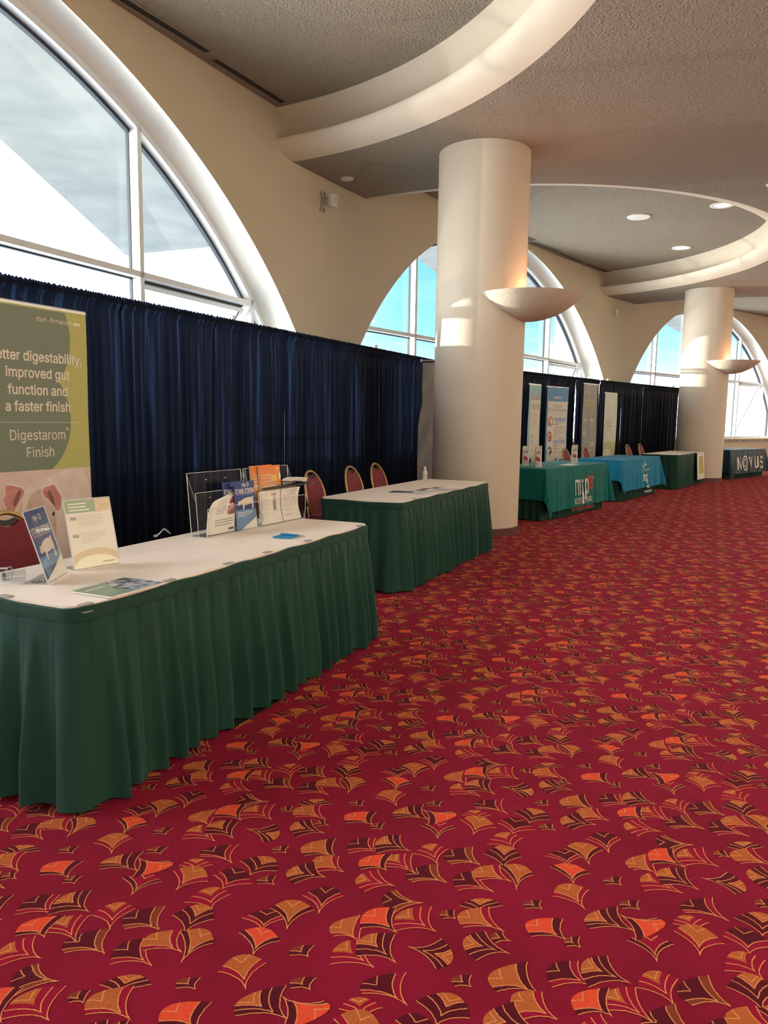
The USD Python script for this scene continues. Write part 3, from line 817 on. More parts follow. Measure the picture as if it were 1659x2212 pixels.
# ------------------------------------------------------------------ tables
def rrect(L, Wd, r, step=.0075):
    """Rounded rectangle, counter-clockwise from the middle of the back: points, outward normals, run length."""
    pts, nr = [], []
    def seg(a, b, n):
        a, b = np.array(a, float), np.array(b, float); k = max(2, int(np.linalg.norm(b - a) / step))
        for t in np.linspace(0, 1, k, endpoint=False):
            pts.append(a + (b - a) * t); nr.append(n)
    def cor(c, a0):
        k = max(6, int(r * math.pi / 2 / step))
        for a in np.linspace(a0, a0 + math.pi / 2, k, endpoint=False):
            n = np.array([math.cos(a), math.sin(a)]); pts.append(np.array(c) + r * n); nr.append(n)
    x, y = L / 2, Wd / 2
    seg((0, y), (-x + r, y), (0, 1)); cor((-x + r, y - r), math.pi / 2)
    seg((-x, y - r), (-x, -y + r), (-1, 0)); cor((-x + r, -y + r), math.pi)
    seg((-x + r, -y), (x - r, -y), (0, -1)); cor((x - r, -y + r), 1.5 * math.pi)
    seg((x, -y + r), (x, y - r), (1, 0)); cor((x - r, y - r), 0)
    seg((x - r, y), (0, y), (0, 1))
    pts, nr = np.array(pts), np.array(nr, float)
    s = np.r_[0, np.cumsum(np.linalg.norm(np.diff(pts, axis=0), axis=1))]
    return pts, nr, s


def skirt_mesh(L, Wd, seed, h=.705, r=.09, pitch=.125, flare=.03, lift=None, ak=1.0):
    rng = np.random.default_rng(seed); pts, nr, s = rrect(L, Wd, r); tot = s[-1] + 1e-6
    e = [0]
    while e[-1] < tot:
        e.append(e[-1] + pitch * rng.uniform(.72, 1.3))
    e = np.array(e) * tot / e[-1]
    i = np.clip(np.searchsorted(e, s, 'right') - 1, 0, len(e) - 2); fr = (s - e[i]) / (e[i + 1] - e[i])
    A = ak * rng.uniform(.032, .075, len(e)); ph = rng.uniform(-.12, .12, len(e)); nar = rng.uniform(.75, 1.6, len(e)); dp = rng.uniform(.1, .5, len(e))
    top = .003 + .011 * (1 - fr) ** .8
    g = np.clip(fr + ph[i] * np.sin(np.pi * fr), 0, 1)
    bot = A[i] * (.5 - .5 * np.cos(2 * np.pi * g ** nar[i])) + .012 * ak * np.sin(2 * np.pi * 2 * g + dp[i] * 6) * np.sin(np.pi * fr)
    big = ak * .012 * np.sin(s * 2.3 + seed) + .008 * np.sin(s * 5.1 + 2 * seed)
    ts = np.r_[np.linspace(0, .12, 6), np.linspace(.16, 1, 20)]
    P = np.zeros((len(s), len(ts), 3))
    for j, t in enumerate(ts):
        w = min(1.0, t / .75) ** .85
        off = top * (1 - w) + bot * w + (flare + big) * t
        off = np.where((nr[:, 1] > .3), off * .3, off)
        z = h - (h - .010) * t
        if t == 1:
            z = .010 + .010 * (.5 + .5 * np.sin(s * 9 + seed)) * rng.uniform(.5, 1)
            if lift is not None:
                z = z + lift(s, pts)
        P[:, j] = np.c_[pts + nr * off[:, None], np.broadcast_to(z, len(s))]
    return MB().grid(P), (pts, nr, s, e)


def skirted_table(label, loc, az, L, Wd, seed, cloth_label, clips=(), r=.09, sag=.006, cloth=True, flare=.03, ak=1.0):
    f = Fr(loc, az)
    o = thing('skirted_table', label, 'table', f.w(0, 0), f.rz)
    base = affinity.scale(Polygon(rrect(L, Wd, r, .02)[0]), 1, 1)
    MB().prism(base.buffer(-.012), .725, .753).build('tabletop', M['grey_plastic'], o, smooth=False)
    for x in (-1, 1):
        MB().tube([(x * (L / 2 - .25), -.25, .0), (x * (L / 2 - .25), -.25, .725)], .014, 8).tube([(x * (L / 2 - .25), .25, .0), (x * (L / 2 - .25), .25, .725)], .014, 8).tube([(x * (L / 2 - .25), -.25, .09), (x * (L / 2 - .25), .25, .09)], .012, 8).build('leg_frame', M['plastic_black'], o)
    sk, (pts, nr, s, e) = skirt_mesh(L, Wd, seed, flare=flare, r=r, ak=ak)
    so = sk.build('skirt', M['skirt'], o, smooth=True)
    i = np.clip(np.searchsorted(e, s, 'right') - 1, 0, len(e) - 2); fr = (s - e[i]) / (e[i + 1] - e[i])
    pitch_ = .125
    groove = -.0018 * np.exp(-(np.minimum(fr, 1 - fr) * pitch_ / .006) ** 2)
    sg = sag * np.abs(np.sin(s * math.pi / .46 + seed)) ** 1.5
    P = np.stack([np.c_[pts + nr * (o_ + groove)[:, None], z] for o_, z in ((np.full(len(s), -.004), .760 - sg), (np.full(len(s), .009), .759 - sg), (np.full(len(s), .0115), .735 - sg * .6), (np.full(len(s), .0125), np.full(len(s), .710)), (np.full(len(s), .009), np.full(len(s), .702)))], 1)
    MB().grid(P).build('skirt_band', M['skirtd'], so, smooth=40)
    for (x, y, a) in clips:
        MB().box([x, y, .766], [.055, .030, .005], .002, Rz(a)).box([x, y, .74], [.050, .040, .004], .001, Rz(a)).build('skirt_clip', M['grey_plastic'], o, smooth=False)
    if cloth:
        c = MB().prism(base.buffer(-.003), .7535, .7630).build('topper_sheet', M['white_cloth'], o, smooth=False, label=cloth_label)
        for y in (-Wd * .14, Wd * .20):
            MB().add([[-L / 2 + .03, y - .012, .7629], [L / 2 - .03, y - .012, .7629], [L / 2 - .03, y, .7641], [-L / 2 + .03, y, .7641], [-L / 2 + .03, y + .012, .7629], [L / 2 - .03, y + .012, .7629]], [[0, 1, 2, 3], [3, 2, 5, 4]]).build('fold_crease', M['white_cloth'], c, smooth=True)
    return o, f


def table_at(near, az, L, Wd):
    a = math.radians(az); t = np.array([math.sin(a), math.cos(a)]); b = np.array([-t[1], t[0]])
    return np.array(near) + t * L / 2 + b * Wd / 2


L1, W1 = 2.50, .77
T1c = table_at((-1.092, 2.600), 23.7, L1, W1)
clipw = [(-1.401, 2.809), (-1.123, 2.674), (-.879, 3.067), (-.706, 3.45), (-.562, 3.753), (-.417, 4.142), (-.131, 4.752)]
fT1 = Fr(T1c, 23.7)
clips = []
for p in clipw:
    x, y = fT1.l(p)
    clips.append((-L1 / 2 + .012, y, math.pi / 2) if y > -W1 / 2 + .08 and x < -1 else (x, -W1 / 2 + .012, 0))
t1, fT1 = skirted_table('nearest long green-skirted exhibit table holding the brochure racks', T1c, 23.7, L1, W1, 5, 'cream topper on the nearest green-skirted table', clips, sag=.010)
L2, W2 = 2.50, .77
T2c = table_at((.120, 6.135), 25.2, L2, W2)
t2, fT2 = skirted_table('green-skirted exhibit table right beside the big column', T2c, 25.2, L2, W2, 9, 'cream topper on the green-skirted table beside the big column', [(-.9, -W2 / 2 + .012, 0)], r=.10)
L3, W3 = 2.36, .77
T3c = table_at((2.30, 10.75), 36.6, L3, W3)
t3, fT3 = skirted_table('green-skirted table mostly hidden under the dark teal cover', T3c, 36.6, L3, W3, 13, '', cloth=False, flare=.0, ak=.5)
T4c = table_at((4.245, 13.56), 36.4, 2.28, W3)
t4, fT4 = skirted_table('green-skirted table mostly hidden under the bright blue cover', T4c, 36.4, 2.28, W3, 17, '', cloth=False, flare=.0, ak=.5)
T5c = table_at((6.37, 16.29), 34.6, 2.50, W3)
t5, fT5 = skirted_table('green-skirted table with a white runner by the farther column', T5c, 34.6, 2.50, W3, 21, 'cream topper under the white runner on the far table', r=.06, flare=.005, ak=.5)
T6c = table_at((9.02, 19.64), 46.2, 2.38, W3)
t6, fT6 = skirted_table('green-skirted table hidden under the dark slate cover past the farther column', T6c, 46.2, 2.38, W3, 25, '', cloth=False, flare=.0, ak=.5)


def cover_fn(L, Wd, seed, amp=.012, flare=.045):
    rng = np.random.default_rng(seed); ph = rng.uniform(0, 6.28, 6)

    def fn(u, v):
        """Cloth point at plan coordinates (u, v) measured along the cloth from the table's centre."""
        u, v = np.asarray(u, float), np.asarray(v, float)
        dx = np.maximum(np.abs(u) - L / 2, 0); dy = np.maximum(np.abs(v) - Wd / 2, 0); sx, sy = np.sign(u), np.sign(v)
        r = (dx ** 3 + dy ** 3) ** (1 / 3); ang = np.arctan2(dy, dx)
        R = .015
        drop = np.where(r < R * 1.57, R * (1 - np.cos(np.minimum(r / R, 1.57))), R + (r - R * 1.57))
        out0 = np.where(r < R * 1.57, R * np.sin(np.minimum(r / R, 1.57)), R)
        par = np.where(dy > dx, u, v + 3.0)
        rip = amp * (np.sin(par * 17 + ph[0] + 1.2 * np.sin(par * 3 + ph[1])) + .6 * np.sin(par * 41 + ph[2]) + .5 * np.sin(par * 29 + ph[3])) * np.clip(drop / .5, 0, 1)
        corner = np.sin(2 * ang) * (dx > 0) * (dy > 0)
        out = out0 + np.clip(drop, 0, 1) * flare / .6 + rip * (1 - .5 * corner) + corner * drop * .20
        cx, cy = np.clip(u, -L / 2, L / 2), np.clip(v, -Wd / 2, Wd / 2)
        c_, s_ = np.where(r > 0, np.cos(ang), 0), np.where(r > 0, np.sin(ang), 0)
        z = .7685 - drop
        return np.c_[cx + sx * c_ * out * (r > 0), cy + sy * s_ * out * (r > 0), np.maximum(z, .006)]
    return fn


def table_cover(label, f, L, Wd, ends, front, back, m, seed, **kw):
    o = thing('table_cover', label, 'tablecloth', f.w(0, 0), f.rz)
    fn = cover_fn(L, Wd, seed, **kw)
    us = np.unique(np.r_[np.linspace(-L / 2 - ends[0], -L / 2, 36), np.linspace(-L / 2, L / 2, 150), np.linspace(L / 2, L / 2 + ends[1], 36)])
    vs = np.unique(np.r_[np.linspace(-Wd / 2 - front, -Wd / 2 - .03, 34), np.linspace(-Wd / 2 - .03, -Wd / 2, 5), np.linspace(-Wd / 2, Wd / 2, 12), np.linspace(Wd / 2, Wd / 2 + .03, 5), np.linspace(Wd / 2 + .03, Wd / 2 + back, 20)])
    U, V = np.meshgrid(us, vs, indexing='ij')
    MB().grid(fn(U.ravel(), V.ravel()).reshape(*U.shape, 3)).build('cloth', m, o, smooth=True)

    def pr(x, z):
        """Print on the front drop: x along the front, z height on the table front."""
        x, z = np.asarray(x, float), np.asarray(z, float)
        v = -Wd / 2 - (.7685 - z + .0085)
        p = fn(x, v); p[:, 1] -= .009
        return p
    return o, pr


M['teal'] = mat('teal_cloth', lin(10, 112, 106), .75, spec=.2, sheen=.05, color2=lin(9, 104, 99), nscale=4)
M['blue_cloth'] = mat('azure_cloth', lin(20, 126, 164), .75, spec=.2, sheen=.05, color2=lin(18, 118, 154), nscale=4)
M['slate'] = mat('slate_cloth', lin(30, 60, 78), .55, spec=.3, sheen=.08, color2=lin(28, 56, 73), nscale=4)
M['red_ink'] = mat('red_ink', lin(216, 62, 66), .6)
M['dull_red_ink'] = mat('dull_red_ink', lin(186, 76, 84), .6)
M['yel_green'] = mat('yellow_green_print', lin(172, 164, 84), .6)

# teal cover
o, pr = table_cover('dark teal tablecloth with white and red lettering next to the big column', fT3, L3 + .06, W3 + .06, (.46, .46), .64, .10, M['teal'], 2)
U0 = lambda p: fT3.l(p)[0]
mb = MB(); x0 = -.22
text_add(mb, 'msp', .33, x0, .315, pr, sx=.62, step=.03)
mb.build('lettering', M['white_ink'], o, smooth=False, label='white letters msp')
MB().flat(sbox(x0 + .355, .16, x0 + .395, .34), pr, .08).build('lettering', M['white_ink'], o, smooth=False)
mb = MB(); text_add(mb, 'RESISTANT', .085, x0 - .01, .185, pr, sx=.62, step=.03); mb.build('lettering', M['white_ink'], o, smooth=False)
mb = MB(); text_add(mb, 'STARCH', .085, x0 + .40, .185, pr, sx=.62, step=.03)
mb.build('lettering', M['white_ink'], o, smooth=False)
mb = MB(); text_add(mb, 'RS', .20, x0 + .53, .385, pr, bold=True, sx=.55, step=.03); mb.build('lettering', M['red_ink'], o, smooth=False, label='red letters RS')
for bx, s_ in ((x0 + .49, 1), (x0 + .745, -1)):
    mb = MB().flat(unary_union([sbox(bx - .008, .30, bx + .008, .62), sbox(min(bx, bx + s_ * .035), .60, max(bx, bx + s_ * .035), .62), sbox(min(bx, bx + s_ * .035), .30, max(bx, bx + s_ * .035), .32)]), pr, .08)
    mb.build('bracket_print', M['dull_red_ink'], o, smooth=False)
mb = MB(); text_add(mb, 'TM', .03, x0 + .765, .54, pr, step=.03); mb.build('lettering', M['white_ink'], o, smooth=False)
mb = MB(); text_add(mb, 'www.mspResistantStarch.org', .07, x0 - .14, .028 + .05, pr, sx=.72, step=.03); mb.build('lettering', M['dull_red_ink'], o, smooth=False)

# azure cover
o, pr = table_cover('bright blue tablecloth with a white sprouting logo', fT4, 2.28 + .06, W3 + .06, (.38, .42), .58, .10, M['blue_cloth'], 7, flare=.06)
mb = MB(); x0 = .02


def stroke(mb, pts, w, fn, ball=None):
    g = LineString(smooth_line(pts)).buffer(w, cap_style=1)
    if ball:
        g = unary_union([g, affinity.scale(Point(pts[-1]).buffer(ball), 1, 1.5)])
    mb.flat(g, fn, .05); return mb


def smooth_line(p, k=2):
    p = np.asarray(p, float)
    for _ in range(k):
        q = np.empty((2 * len(p), 2)); q[0], q[-1] = p[0], p[-1]; q[1:-1:2] = .75 * p[:-1] + .25 * p[1:]; q[2:-1:2] = .25 * p[:-1] + .75 * p[1:]; p = q
    return p


text_add(mb, 'anpx', .165, x0, .325, pr, bold=True, sx=.60, step=.03)
stroke(mb, [(x0 + .075, .40), (x0 + .075, .53), (x0 + .09, .58), (x0 + .12, .63), (x0 + .125, .735)], .008, pr, .012)
stroke(mb, [(x0 + .08, .55), (x0 + .06, .59), (x0 + .035, .615)], .008, pr, .022)
stroke(mb, [(x0 + .10, .60), (x0 + .14, .635), (x0 + .185, .645)], .007, pr, .018)
stroke(mb, [(x0 + .225, .33), (x0 + .22, .25), (x0 + .185, .215)], .008, pr, .018)
stroke(mb, [(x0 + .225, .30), (x0 + .25, .23), (x0 + .33, .205), (x0 + .37, .17)], .008, pr)
stroke(mb, [(x0 + .335, .205), (x0 + .37, .225)], .006, pr)
mb.build('logo_print', M['white_ink'], o, smooth=False, label='white sprout and lettering')
mb = MB(); text_add(mb, 'True Science Rx', .04, x0 + .11, .52, pr, sx=.75, step=.03); mb.build('lettering', M['white_ink'], o, smooth=False)
mb = MB(); text_add(mb, 'www.anpx.com', .05, x0 + .07, .10, pr, bold=True, sx=.80, step=.03); mb.build('lettering', M['white_ink'], o, smooth=False)

# slate cover
o, pr = table_cover('dark slate tablecloth with big white NOVUS lettering', fT6, 2.38 + .06, W3 + .06, (.60, .60), .64, .10, M['slate'], 12, flare=.07)
mb = MB(); x0 = -.86
for ch, dx in (('N', 0), ('V', .80), ('U', 1.20), ('S', 1.60)):
    text_add(mb, ch, .32, x0 + dx, .245, pr, bold=True, sx=.92, step=.03)
el = lambda a, b: affinity.scale(Point(x0 + .575, .405).buffer(1, 32), a, b)
mb.flat(unary_union([el(.20, .205).difference(el(.155, .165)), el(.115, .125).difference(el(.085, .095))]), pr, .08)
text_add(mb, '®', .05, x0 + 1.93, .53, pr, step=.03)
mb.build('lettering', M['white_ink'], o, smooth=False, label='white NOVUS lettering with a ringed O')

# white runner on the far table
o = thing('table_runner', 'white hanging runner with a yellow-green panel on the far green-skirted table', 'table runner', fT5.w(0, 0), fT5.rz)
fn5 = cover_fn(2.50 + .05, W3 + .10, 31, amp=.006, flare=.05)
ux = np.linspace(.30, 1.05, 40); vs = np.r_[np.linspace(-W3 / 2 - .05 - .64, -W3 / 2 - .075, 30), np.linspace(-W3 / 2 - .07, -W3 / 2 + .0, 6), np.linspace(-W3 / 2 + .03, W3 / 2 - .1, 8)]
Ug, Vg = np.meshgrid(ux, vs, indexing='ij'); MB().grid(fn5(Ug.ravel(), Vg.ravel()).reshape(*Ug.shape, 3)).build('cloth', mat('white_runner', (.74, .66, .60), .7, sheen=.2), o, smooth=True)


def pr5(x, z):
    p = fn5(np.asarray(x, float), -W3 / 2 - .05 - (.7685 - np.asarray(z, float) + .0085)); p[:, 1] -= .003; return p


MB().flat(sbox(.50, .27, .87, .675), pr5, .05).build('panel_print', M['yel_green'], o, smooth=False)
pr5b = lambda x, z: pr5(x, z) - [0, .002, 0]
mb = MB(); text_add(mb, 'USBIOME', .055, .525, .585, pr5b, bold=True, sx=.62)
for x_, h_ in ((.60, .06), (.66, .09), (.72, .05)):
    mb.flat(affinity.scale(Point(x_ + .03, .45).buffer(.03), .8, h_ * 12), pr5b, .05)
mb.flat(sbox(.58, .30, .63, .38), pr5b).flat(sbox(.65, .30, .68, .36), pr5b).flat(sbox(.70, .30, .75, .385), pr5b)
mb.build('lettering', mat('pale_green_ink', lin(206, 196, 140), .6), o, smooth=False)

# ------------------------------------------------------------------ banquet chairs
def make_chair(label, loc, rz, group):
    o = thing('banquet_chair', label, 'chair', loc, rz, group)
    lean = math.radians(13); zc, yc = .695, .235
    def bp(a, rx, rz_):
        x, zz = rx * np.cos(a), rz_ * np.sin(a)
        return np.stack([x, yc + zz * math.sin(lean) + .02 * (x / .2) ** 2 * -1, zc + zz * math.cos(lean)], -1)
    a = np.linspace(0, 2 * np.pi, 56, endpoint=False)
    MB().tube(bp(a, .192, .238), .0135, 10, closed=True).build('back_frame', M['gold'], o, smooth=True)
    # padded oval with a dished hand hold cut from the top
    oval = affinity.scale(Point(0, 0).buffer(1, 48), .178, .222)
    hole = affinity.translate(affinity.scale(Point(0, 0).buffer(1, 32), .085, .062), 0, .222)
    pad = oval.difference(hole)
    def pf(yoff):
        def g(u, v):
            r = np.clip(1 - ((u / .178) ** 2 + (v / .222) ** 2), 0, 1); th = yoff * (.35 + .65 * np.sqrt(r))
            return np.stack([u, yc + v * math.sin(lean) - .02 * (u / .2) ** 2 + th * math.cos(lean), zc + v * math.cos(lean) - th * math.sin(lean)], -1)
        return g
    MB().flat(pad, pf(-.024), .03).build('back_pad', M['burg'], o, smooth=60)
    MB().flat(pad, pf(.018), .03).build('back_panel', M['burg'], o, smooth=60)
    MB().flat(hole.intersection(oval).buffer(-.004).difference(affinity.translate(hole, 0, .036)), pf(-.012), .03).build('hand_hold', M['plastic_black'], o, smooth=60)
    for sx in (-1, 1):
        MB().tube(smooth_line([(sx * .186, .60), (sx * .19, .50), (sx * .195, .44)], 1)[:, [0, 0, 1]] * [1, 0, 1] + [[0, yc + (z - zc) * math.tan(lean), 0] for z in smooth_line([(0, .60), (0, .50), (0, .44)], 1)[:, 1]], .0125, 8).build('back_post', M['gold'], o, smooth=True)
        MB().tube([(sx * .195, .178, .45), (sx * .205, .22, .25), (sx * .215, .275, .0)], .0125, 8).build('leg', M['gold'], o, smooth=True)
        MB().tube([(sx * .195, -.15, .45), (sx * .205, -.17, .22), (sx * .212, -.185, .0)], .0125, 8).build('leg', M['gold'], o, smooth=True)
    MB().box([0, .015, .455], [.40, .36, .022], .006).build('seat_frame', M['gold'], o)
    seat = MB(); sq = affinity.scale(Point(0, 0).buffer(1, 24), .215, .165).union(sbox(-.205, -.02, .205, .205).buffer(.01)).buffer(.0)
    seat.prism(sq, .466, .50); seat.prism(sq.buffer(-.018), .50, .516)
    seat.build('seat', M['burg'], o, smooth=50)
    MB().tube([(-.207, -.173, .17), (.207, -.173, .17)], .009, 8).build('stretcher', M['gold'], o, smooth=True)
    return o


def chair_at(top, az, back=.29):
    """Where a chair stands whose back top is over TOP, its table running along az."""
    f = Fr(top, az); p = f.w(0, -back)
    return (p[0], p[1], 0), f.rz


GC = 'burgundy banquet chairs behind the exhibit tables'
chair = make_chair('burgundy banquet chair cut off by the left edge of the picture', *chair_at((-2.02, 3.93), 23.7), GC)
for top, az, lb in (((-.745, 7.36), 22, 'burgundy banquet chair right of the brochure racks, with its gold legs showing'), ((-.389, 8.14), 24, 'middle burgundy chair of the three behind the table by the big column'), ((-.123, 8.76), 25, 'burgundy chair behind the column table, the one nearest the grey side drape'),
                    ((2.13, 12.74), 36, 'burgundy chair almost hidden by the big column'), ((3.54, 14.83), 36, 'burgundy chair in front of the blue and white banner'), ((4.16, 15.66), 36, 'burgundy chair in front of the tall grey banner'),
                    ((5.69, 17.66), 35, 'left burgundy chair of the pair behind the far white-topped table'), ((6.23, 18.38), 35, 'right burgundy chair of the pair behind the far white-topped table')):
    dup(chair, lb, *chair_at(top, az))

# ------------------------------------------------------------------ roll-up banners
GB = 'roll-up banners in front of the black drape'


def banner(label, p, az, wd, h, sheet, group=None, seed=0, wrinkle=0.0, zb=.09):
    f = Fr(p, az); o = thing('banner_stand', label, 'banner', f.w(0, 0), f.rz, group)
    MB().box([0, .02, .045], [wd + .05, .16, .09], .02).build('base_case', M['alu'], o)
    MB().tube([(0, .035, .08), (0, .035, h - .02)], .008, 8).build('pole', M['alu'], o)
    MB().box([0, .006, h], [wd + .02, .022, .034], .008).build('top_bar', M['alu'], o)
    rng = np.random.default_rng(seed)

    def fn(u, v):
        u, v = np.asarray(u, float), np.asarray(v, float)
        y = wrinkle * (np.sin(u * 14 / wd + 1.3 * np.sin(v * 2) + seed) + .5 * np.sin(u * 27 / wd + v * 3)) * np.sin(np.pi * np.clip((v - zb) / (h - zb), 0, 1)) ** .5 + .004 * np.sin(v * 5 + 1)
        return np.stack([u, y - .002, v], -1)
    us, vs = np.linspace(-wd / 2, wd / 2, 24), np.linspace(zb, h, 40)
    U, V = np.meshgrid(us, vs, indexing='ij')
    MB().grid(fn(U.ravel(), V.ravel()).reshape(24, 40, 3)).build('sheet', sheet, o, smooth=True)
    return o, (lambda k=1: (lambda u, v: fn(u, v) - [0, .0012 * k, 0]))


fD = Fr(D1A + .35 * np.array([d1t[1], -d1t[0]]), math.degrees(math.atan2(d1t[0], d1t[1])))
M['olive'] = mat('olive_print', lin(190, 190, 116), .5); M['moss'] = mat('moss_print', lin(124, 136, 120), .5)
M['cream_ink'] = mat('cream_ink', lin(236, 228, 214), .5)
pD = fD.w(-.005, 0)
o, L_ = banner('green roll-up banner with big cream lettering and a pig photograph', pD[:2], 26.3, .87, 2.195, M['olive'], zb=.085)
dx = .005


def circ3(a, b, c):
    (ax, ay), (bx, by), (cx, cy) = a, b, c
    d = 2 * (ax * (by - cy) + bx * (cy - ay) + cx * (ay - by)); s1_, s2_, s3_ = ax * ax + ay * ay, bx * bx + by * by, cx * cx + cy * cy
    x = (s1_ * (by - cy) + s2_ * (cy - ay) + s3_ * (ay - by)) / d; y = (s1_ * (cx - bx) + s2_ * (ax - cx) + s3_ * (bx - ax)) / d
    return Point(x, y).buffer(math.hypot(ax - x, ay - y), 96)


lobes = unary_union([circ3((.237, 2.183), (.278, 1.998), (.168, 1.682)), circ3((.168, 1.682), (.266, 1.384), (.084, 1.057)), sbox(-.43, 1.60, .10, 1.80)])
lobes = unary_union([lobes, sbox(-.434, 1.35, -.1, 2.17)]).intersection(sbox(-.434, 1.053, .43, 2.176))
MB().flat(affinity.translate(lobes, dx, 0), L_(1), .06).build('ground_print', M['moss'], o, smooth=False)
for tx, hgt, x, z, b in (('Better digestability,', .066, -.005, 1.815, 1), ('improved gut', .066, -.002, 1.700, 1), ('function and', .066, -.004, 1.583, 1), ('a faster finish', .066, -.006, 1.469, 1), ('Digestarom', .070, -.022, 1.268, 0), ('Finish', .070, -.012, 1.147, 0)):
    mb = MB(); text_add(mb, tx, hgt, x + dx, z, L_(2), bold=bool(b), align='c', sx={'Better digestability,': .925, 'improved gut': .93, 'function and': .93, 'a faster finish': .935, 'Digestarom': .90, 'Finish': .90}[tx]); mb.build('lettering', M['cream_ink'], o, smooth=False)
mb = MB(); text_add(mb, '®', .028, .222, 1.325, L_(2)); mb.build('lettering', M['cream_ink'], o, smooth=False)
mb = MB(); text_add(mb, 'dsm-firmenich', .033, .305, 2.093, L_(2), bold=False, align='r', sx=.96); mb.build('lettering', M['cream_ink'], o, smooth=False)
MB().flat(unary_union([affinity.scale(Point(x, 2.105).buffer(.012), .95, 1) for x in (.328, .345, .366)]), L_(2)).build('logo_print', M['cream_ink'], o, smooth=False)
MB().flat(sbox(-.36, 1.388, .345, 1.391), L_(2), .1).build('rule_print', M['cream_ink'], o, smooth=False)
# the pig photograph
S = lambda *p: smoothpoly(np.array(p) + [dx, 0], 3)
MB().flat(sbox(-.434, .086, .43, 1.054), L_(1), .08).build('photo_print', mat('photo_pink', lin(224, 190, 182), .5, color2=lin(232, 212, 206), nscale=3.5, ramp=(.3, .7)), o, smooth=False)
MB().flat(S((.43, 1.054), (.18, 1.054), (.10, 1.01), (-.03, .985), (-.15, .93), (-.18, .85), (-.20, .70), (-.17, .45), (-.05, .25), (.2, .2), (.43, .2)).intersection(sbox(-.434, .087, .43, 1.053)), L_(2), .06).build('pig_print', mat('photo_pig_cream', lin(238, 228, 220), .5, color2=lin(222, 202, 190), nscale=6, ramp=(.4, .75)), o, smooth=False)
MB().flat(S((-.13, .88), (-.02, .93), (.09, .86), (.10, .62), (.06, .40), (-.04, .34), (-.13, .42), (-.19, .62)), L_(3), .05).build('snout_print', mat('photo_pig_face', lin(226, 204, 192), .5, color2=lin(206, 178, 162), nscale=9, ramp=(.35, .7)), o, smooth=False)
ear1 = np.array([(-.312, .975), (-.257, .960), (-.167, .938), (-.156, .896), (-.205, .84), (-.245, .775), (-.300, .772), (-.335, .873), (-.31, .90)])
ear2 = np.array([(-.026, .885), (-.001, .931), (.05, .935), (.089, .950), (.115, .896), (.155, .852), (.132, .748), (.10, .748), (.061, .81)])
for e_ in (ear1, ear2):
    g = smoothpoly(e_ + [dx, 0], 2)
    MB().flat(g.buffer(.008), L_(3.2), .05).build('ear_rim_print', mat('photo_ear_rim', lin(240, 230, 222), .5), o, smooth=False)
    MB().flat(g.buffer(-.002), L_(4), .05).build('ear_print', mat('photo_ear', lin(222, 148, 142), .5, color2=lin(200, 132, 130), nscale=14, ramp=(.4, .6)), o, smooth=False)
    c = g.centroid; sh = affinity.rotate(affinity.scale(Point(c.x + (.03 if c.x < 0 and c.x < -.15 else -.018), c.y - .01).buffer(1, 16), .016, .062), -28 if c.x < -.15 else 22)
    MB().flat(sh.intersection(g.buffer(-.004)), L_(5), .05).build('ear_inner_print', mat('photo_ear_shade', lin(140, 92, 94), .5), o, smooth=False)
for ex, ez in ((-.188, .735), (.075, .73)):
    MB().flat(affinity.scale(Point(ex, ez).buffer(1, 16), .009, .016), L_(5)).build('eye_print', M['ink_dark'], o, smooth=False)

# four banners by the black drape
d2 = lambda a, b: Fr((2.76, 15.235), 41.6)
fB = Fr(np.array([2.76, 15.235]) + .38 * np.array([math.cos(math.radians(41.6)), -math.sin(math.radians(41.6))]), 41.6)
M['b_teal'] = mat('pale_teal_print', lin(150, 196, 204), .5); M['b_white'] = mat('banner_white', lin(222, 216, 208), .5); M['b_blue'] = mat('banner_blue', lin(88, 146, 192), .5)
M['b_grey'] = mat('banner_grey', lin(150, 152, 148), .42); M['b_pale'] = mat('banner_pale', lin(206, 212, 204), .42); M['b_green'] = mat('banner_green', lin(176, 190, 120), .5); M['b_yel'] = mat('banner_yellow', lin(206, 212, 90), .5)
M['b_inkblue'] = mat('banner_ink_blue', lin(80, 140, 205), .5); M['b_pink'] = mat('banner_pink', lin(214, 150, 130), .5)
p = fB.w(-.08, .05)
o, L_ = banner('narrow pale teal and white banner next to the big column', p[:2], 34, .60, 2.165, M['b_teal'], GB, 1, .004)
MB().flat(sbox(-.20, .10, .28, 1.865), L_(1), .1).build('panel_print', M['b_white'], o, smooth=False)
MB().flat(sbox(-.20, 1.865, .28, 1.96), L_(1), .1).build('heading_print', mat('banner_mauve', lin(176, 172, 178), .5), o, smooth=False)
mb = MB(); text_add(mb, 'Agnite', .12, .04, 1.69, L_(2), align='c', sx=.8, step=.04); mb.build('lettering', M['ink'], o, smooth=False)
mb = MB()
for i in range(6):
    bars(mb, -.12 + .04 * math.sin(i * 2.2), 1.60 - .045 * i, [.26 + .05 * math.sin(i * 3)], .1, .012, L_(2))
mb.build('small_print', M['paper_grey'], o, smooth=False, kind='stuff')
mb = MB()
for i in range(8):
    mb.flat(sbox(-.14 + .03 * (i % 3), 1.18 - .045 * i, -.06 + .05 * (i % 2), 1.20 - .045 * i), L_(2))
mb.build('diagram_print', M['ink'], o, smooth=False, kind='stuff')
MB().flat(sbox(.02, .98, .20, 1.04), L_(2)).build('tag_print', mat('tag_mauve', lin(150, 120, 130), .5), o, smooth=False)
MB().flat(affinity.scale(Point(-.14, .62).buffer(.09), .7, 1.2), L_(2)).build('photo_print', M['ink_dark'], o, smooth=False)
MB().flat(Polygon([(-.05, .45), (.02, .75), (.08, .72), (.12, .45)]), L_(2)).build('plant_print', M['b_green'], o, smooth=False)
p = fB.w(.78, .02)
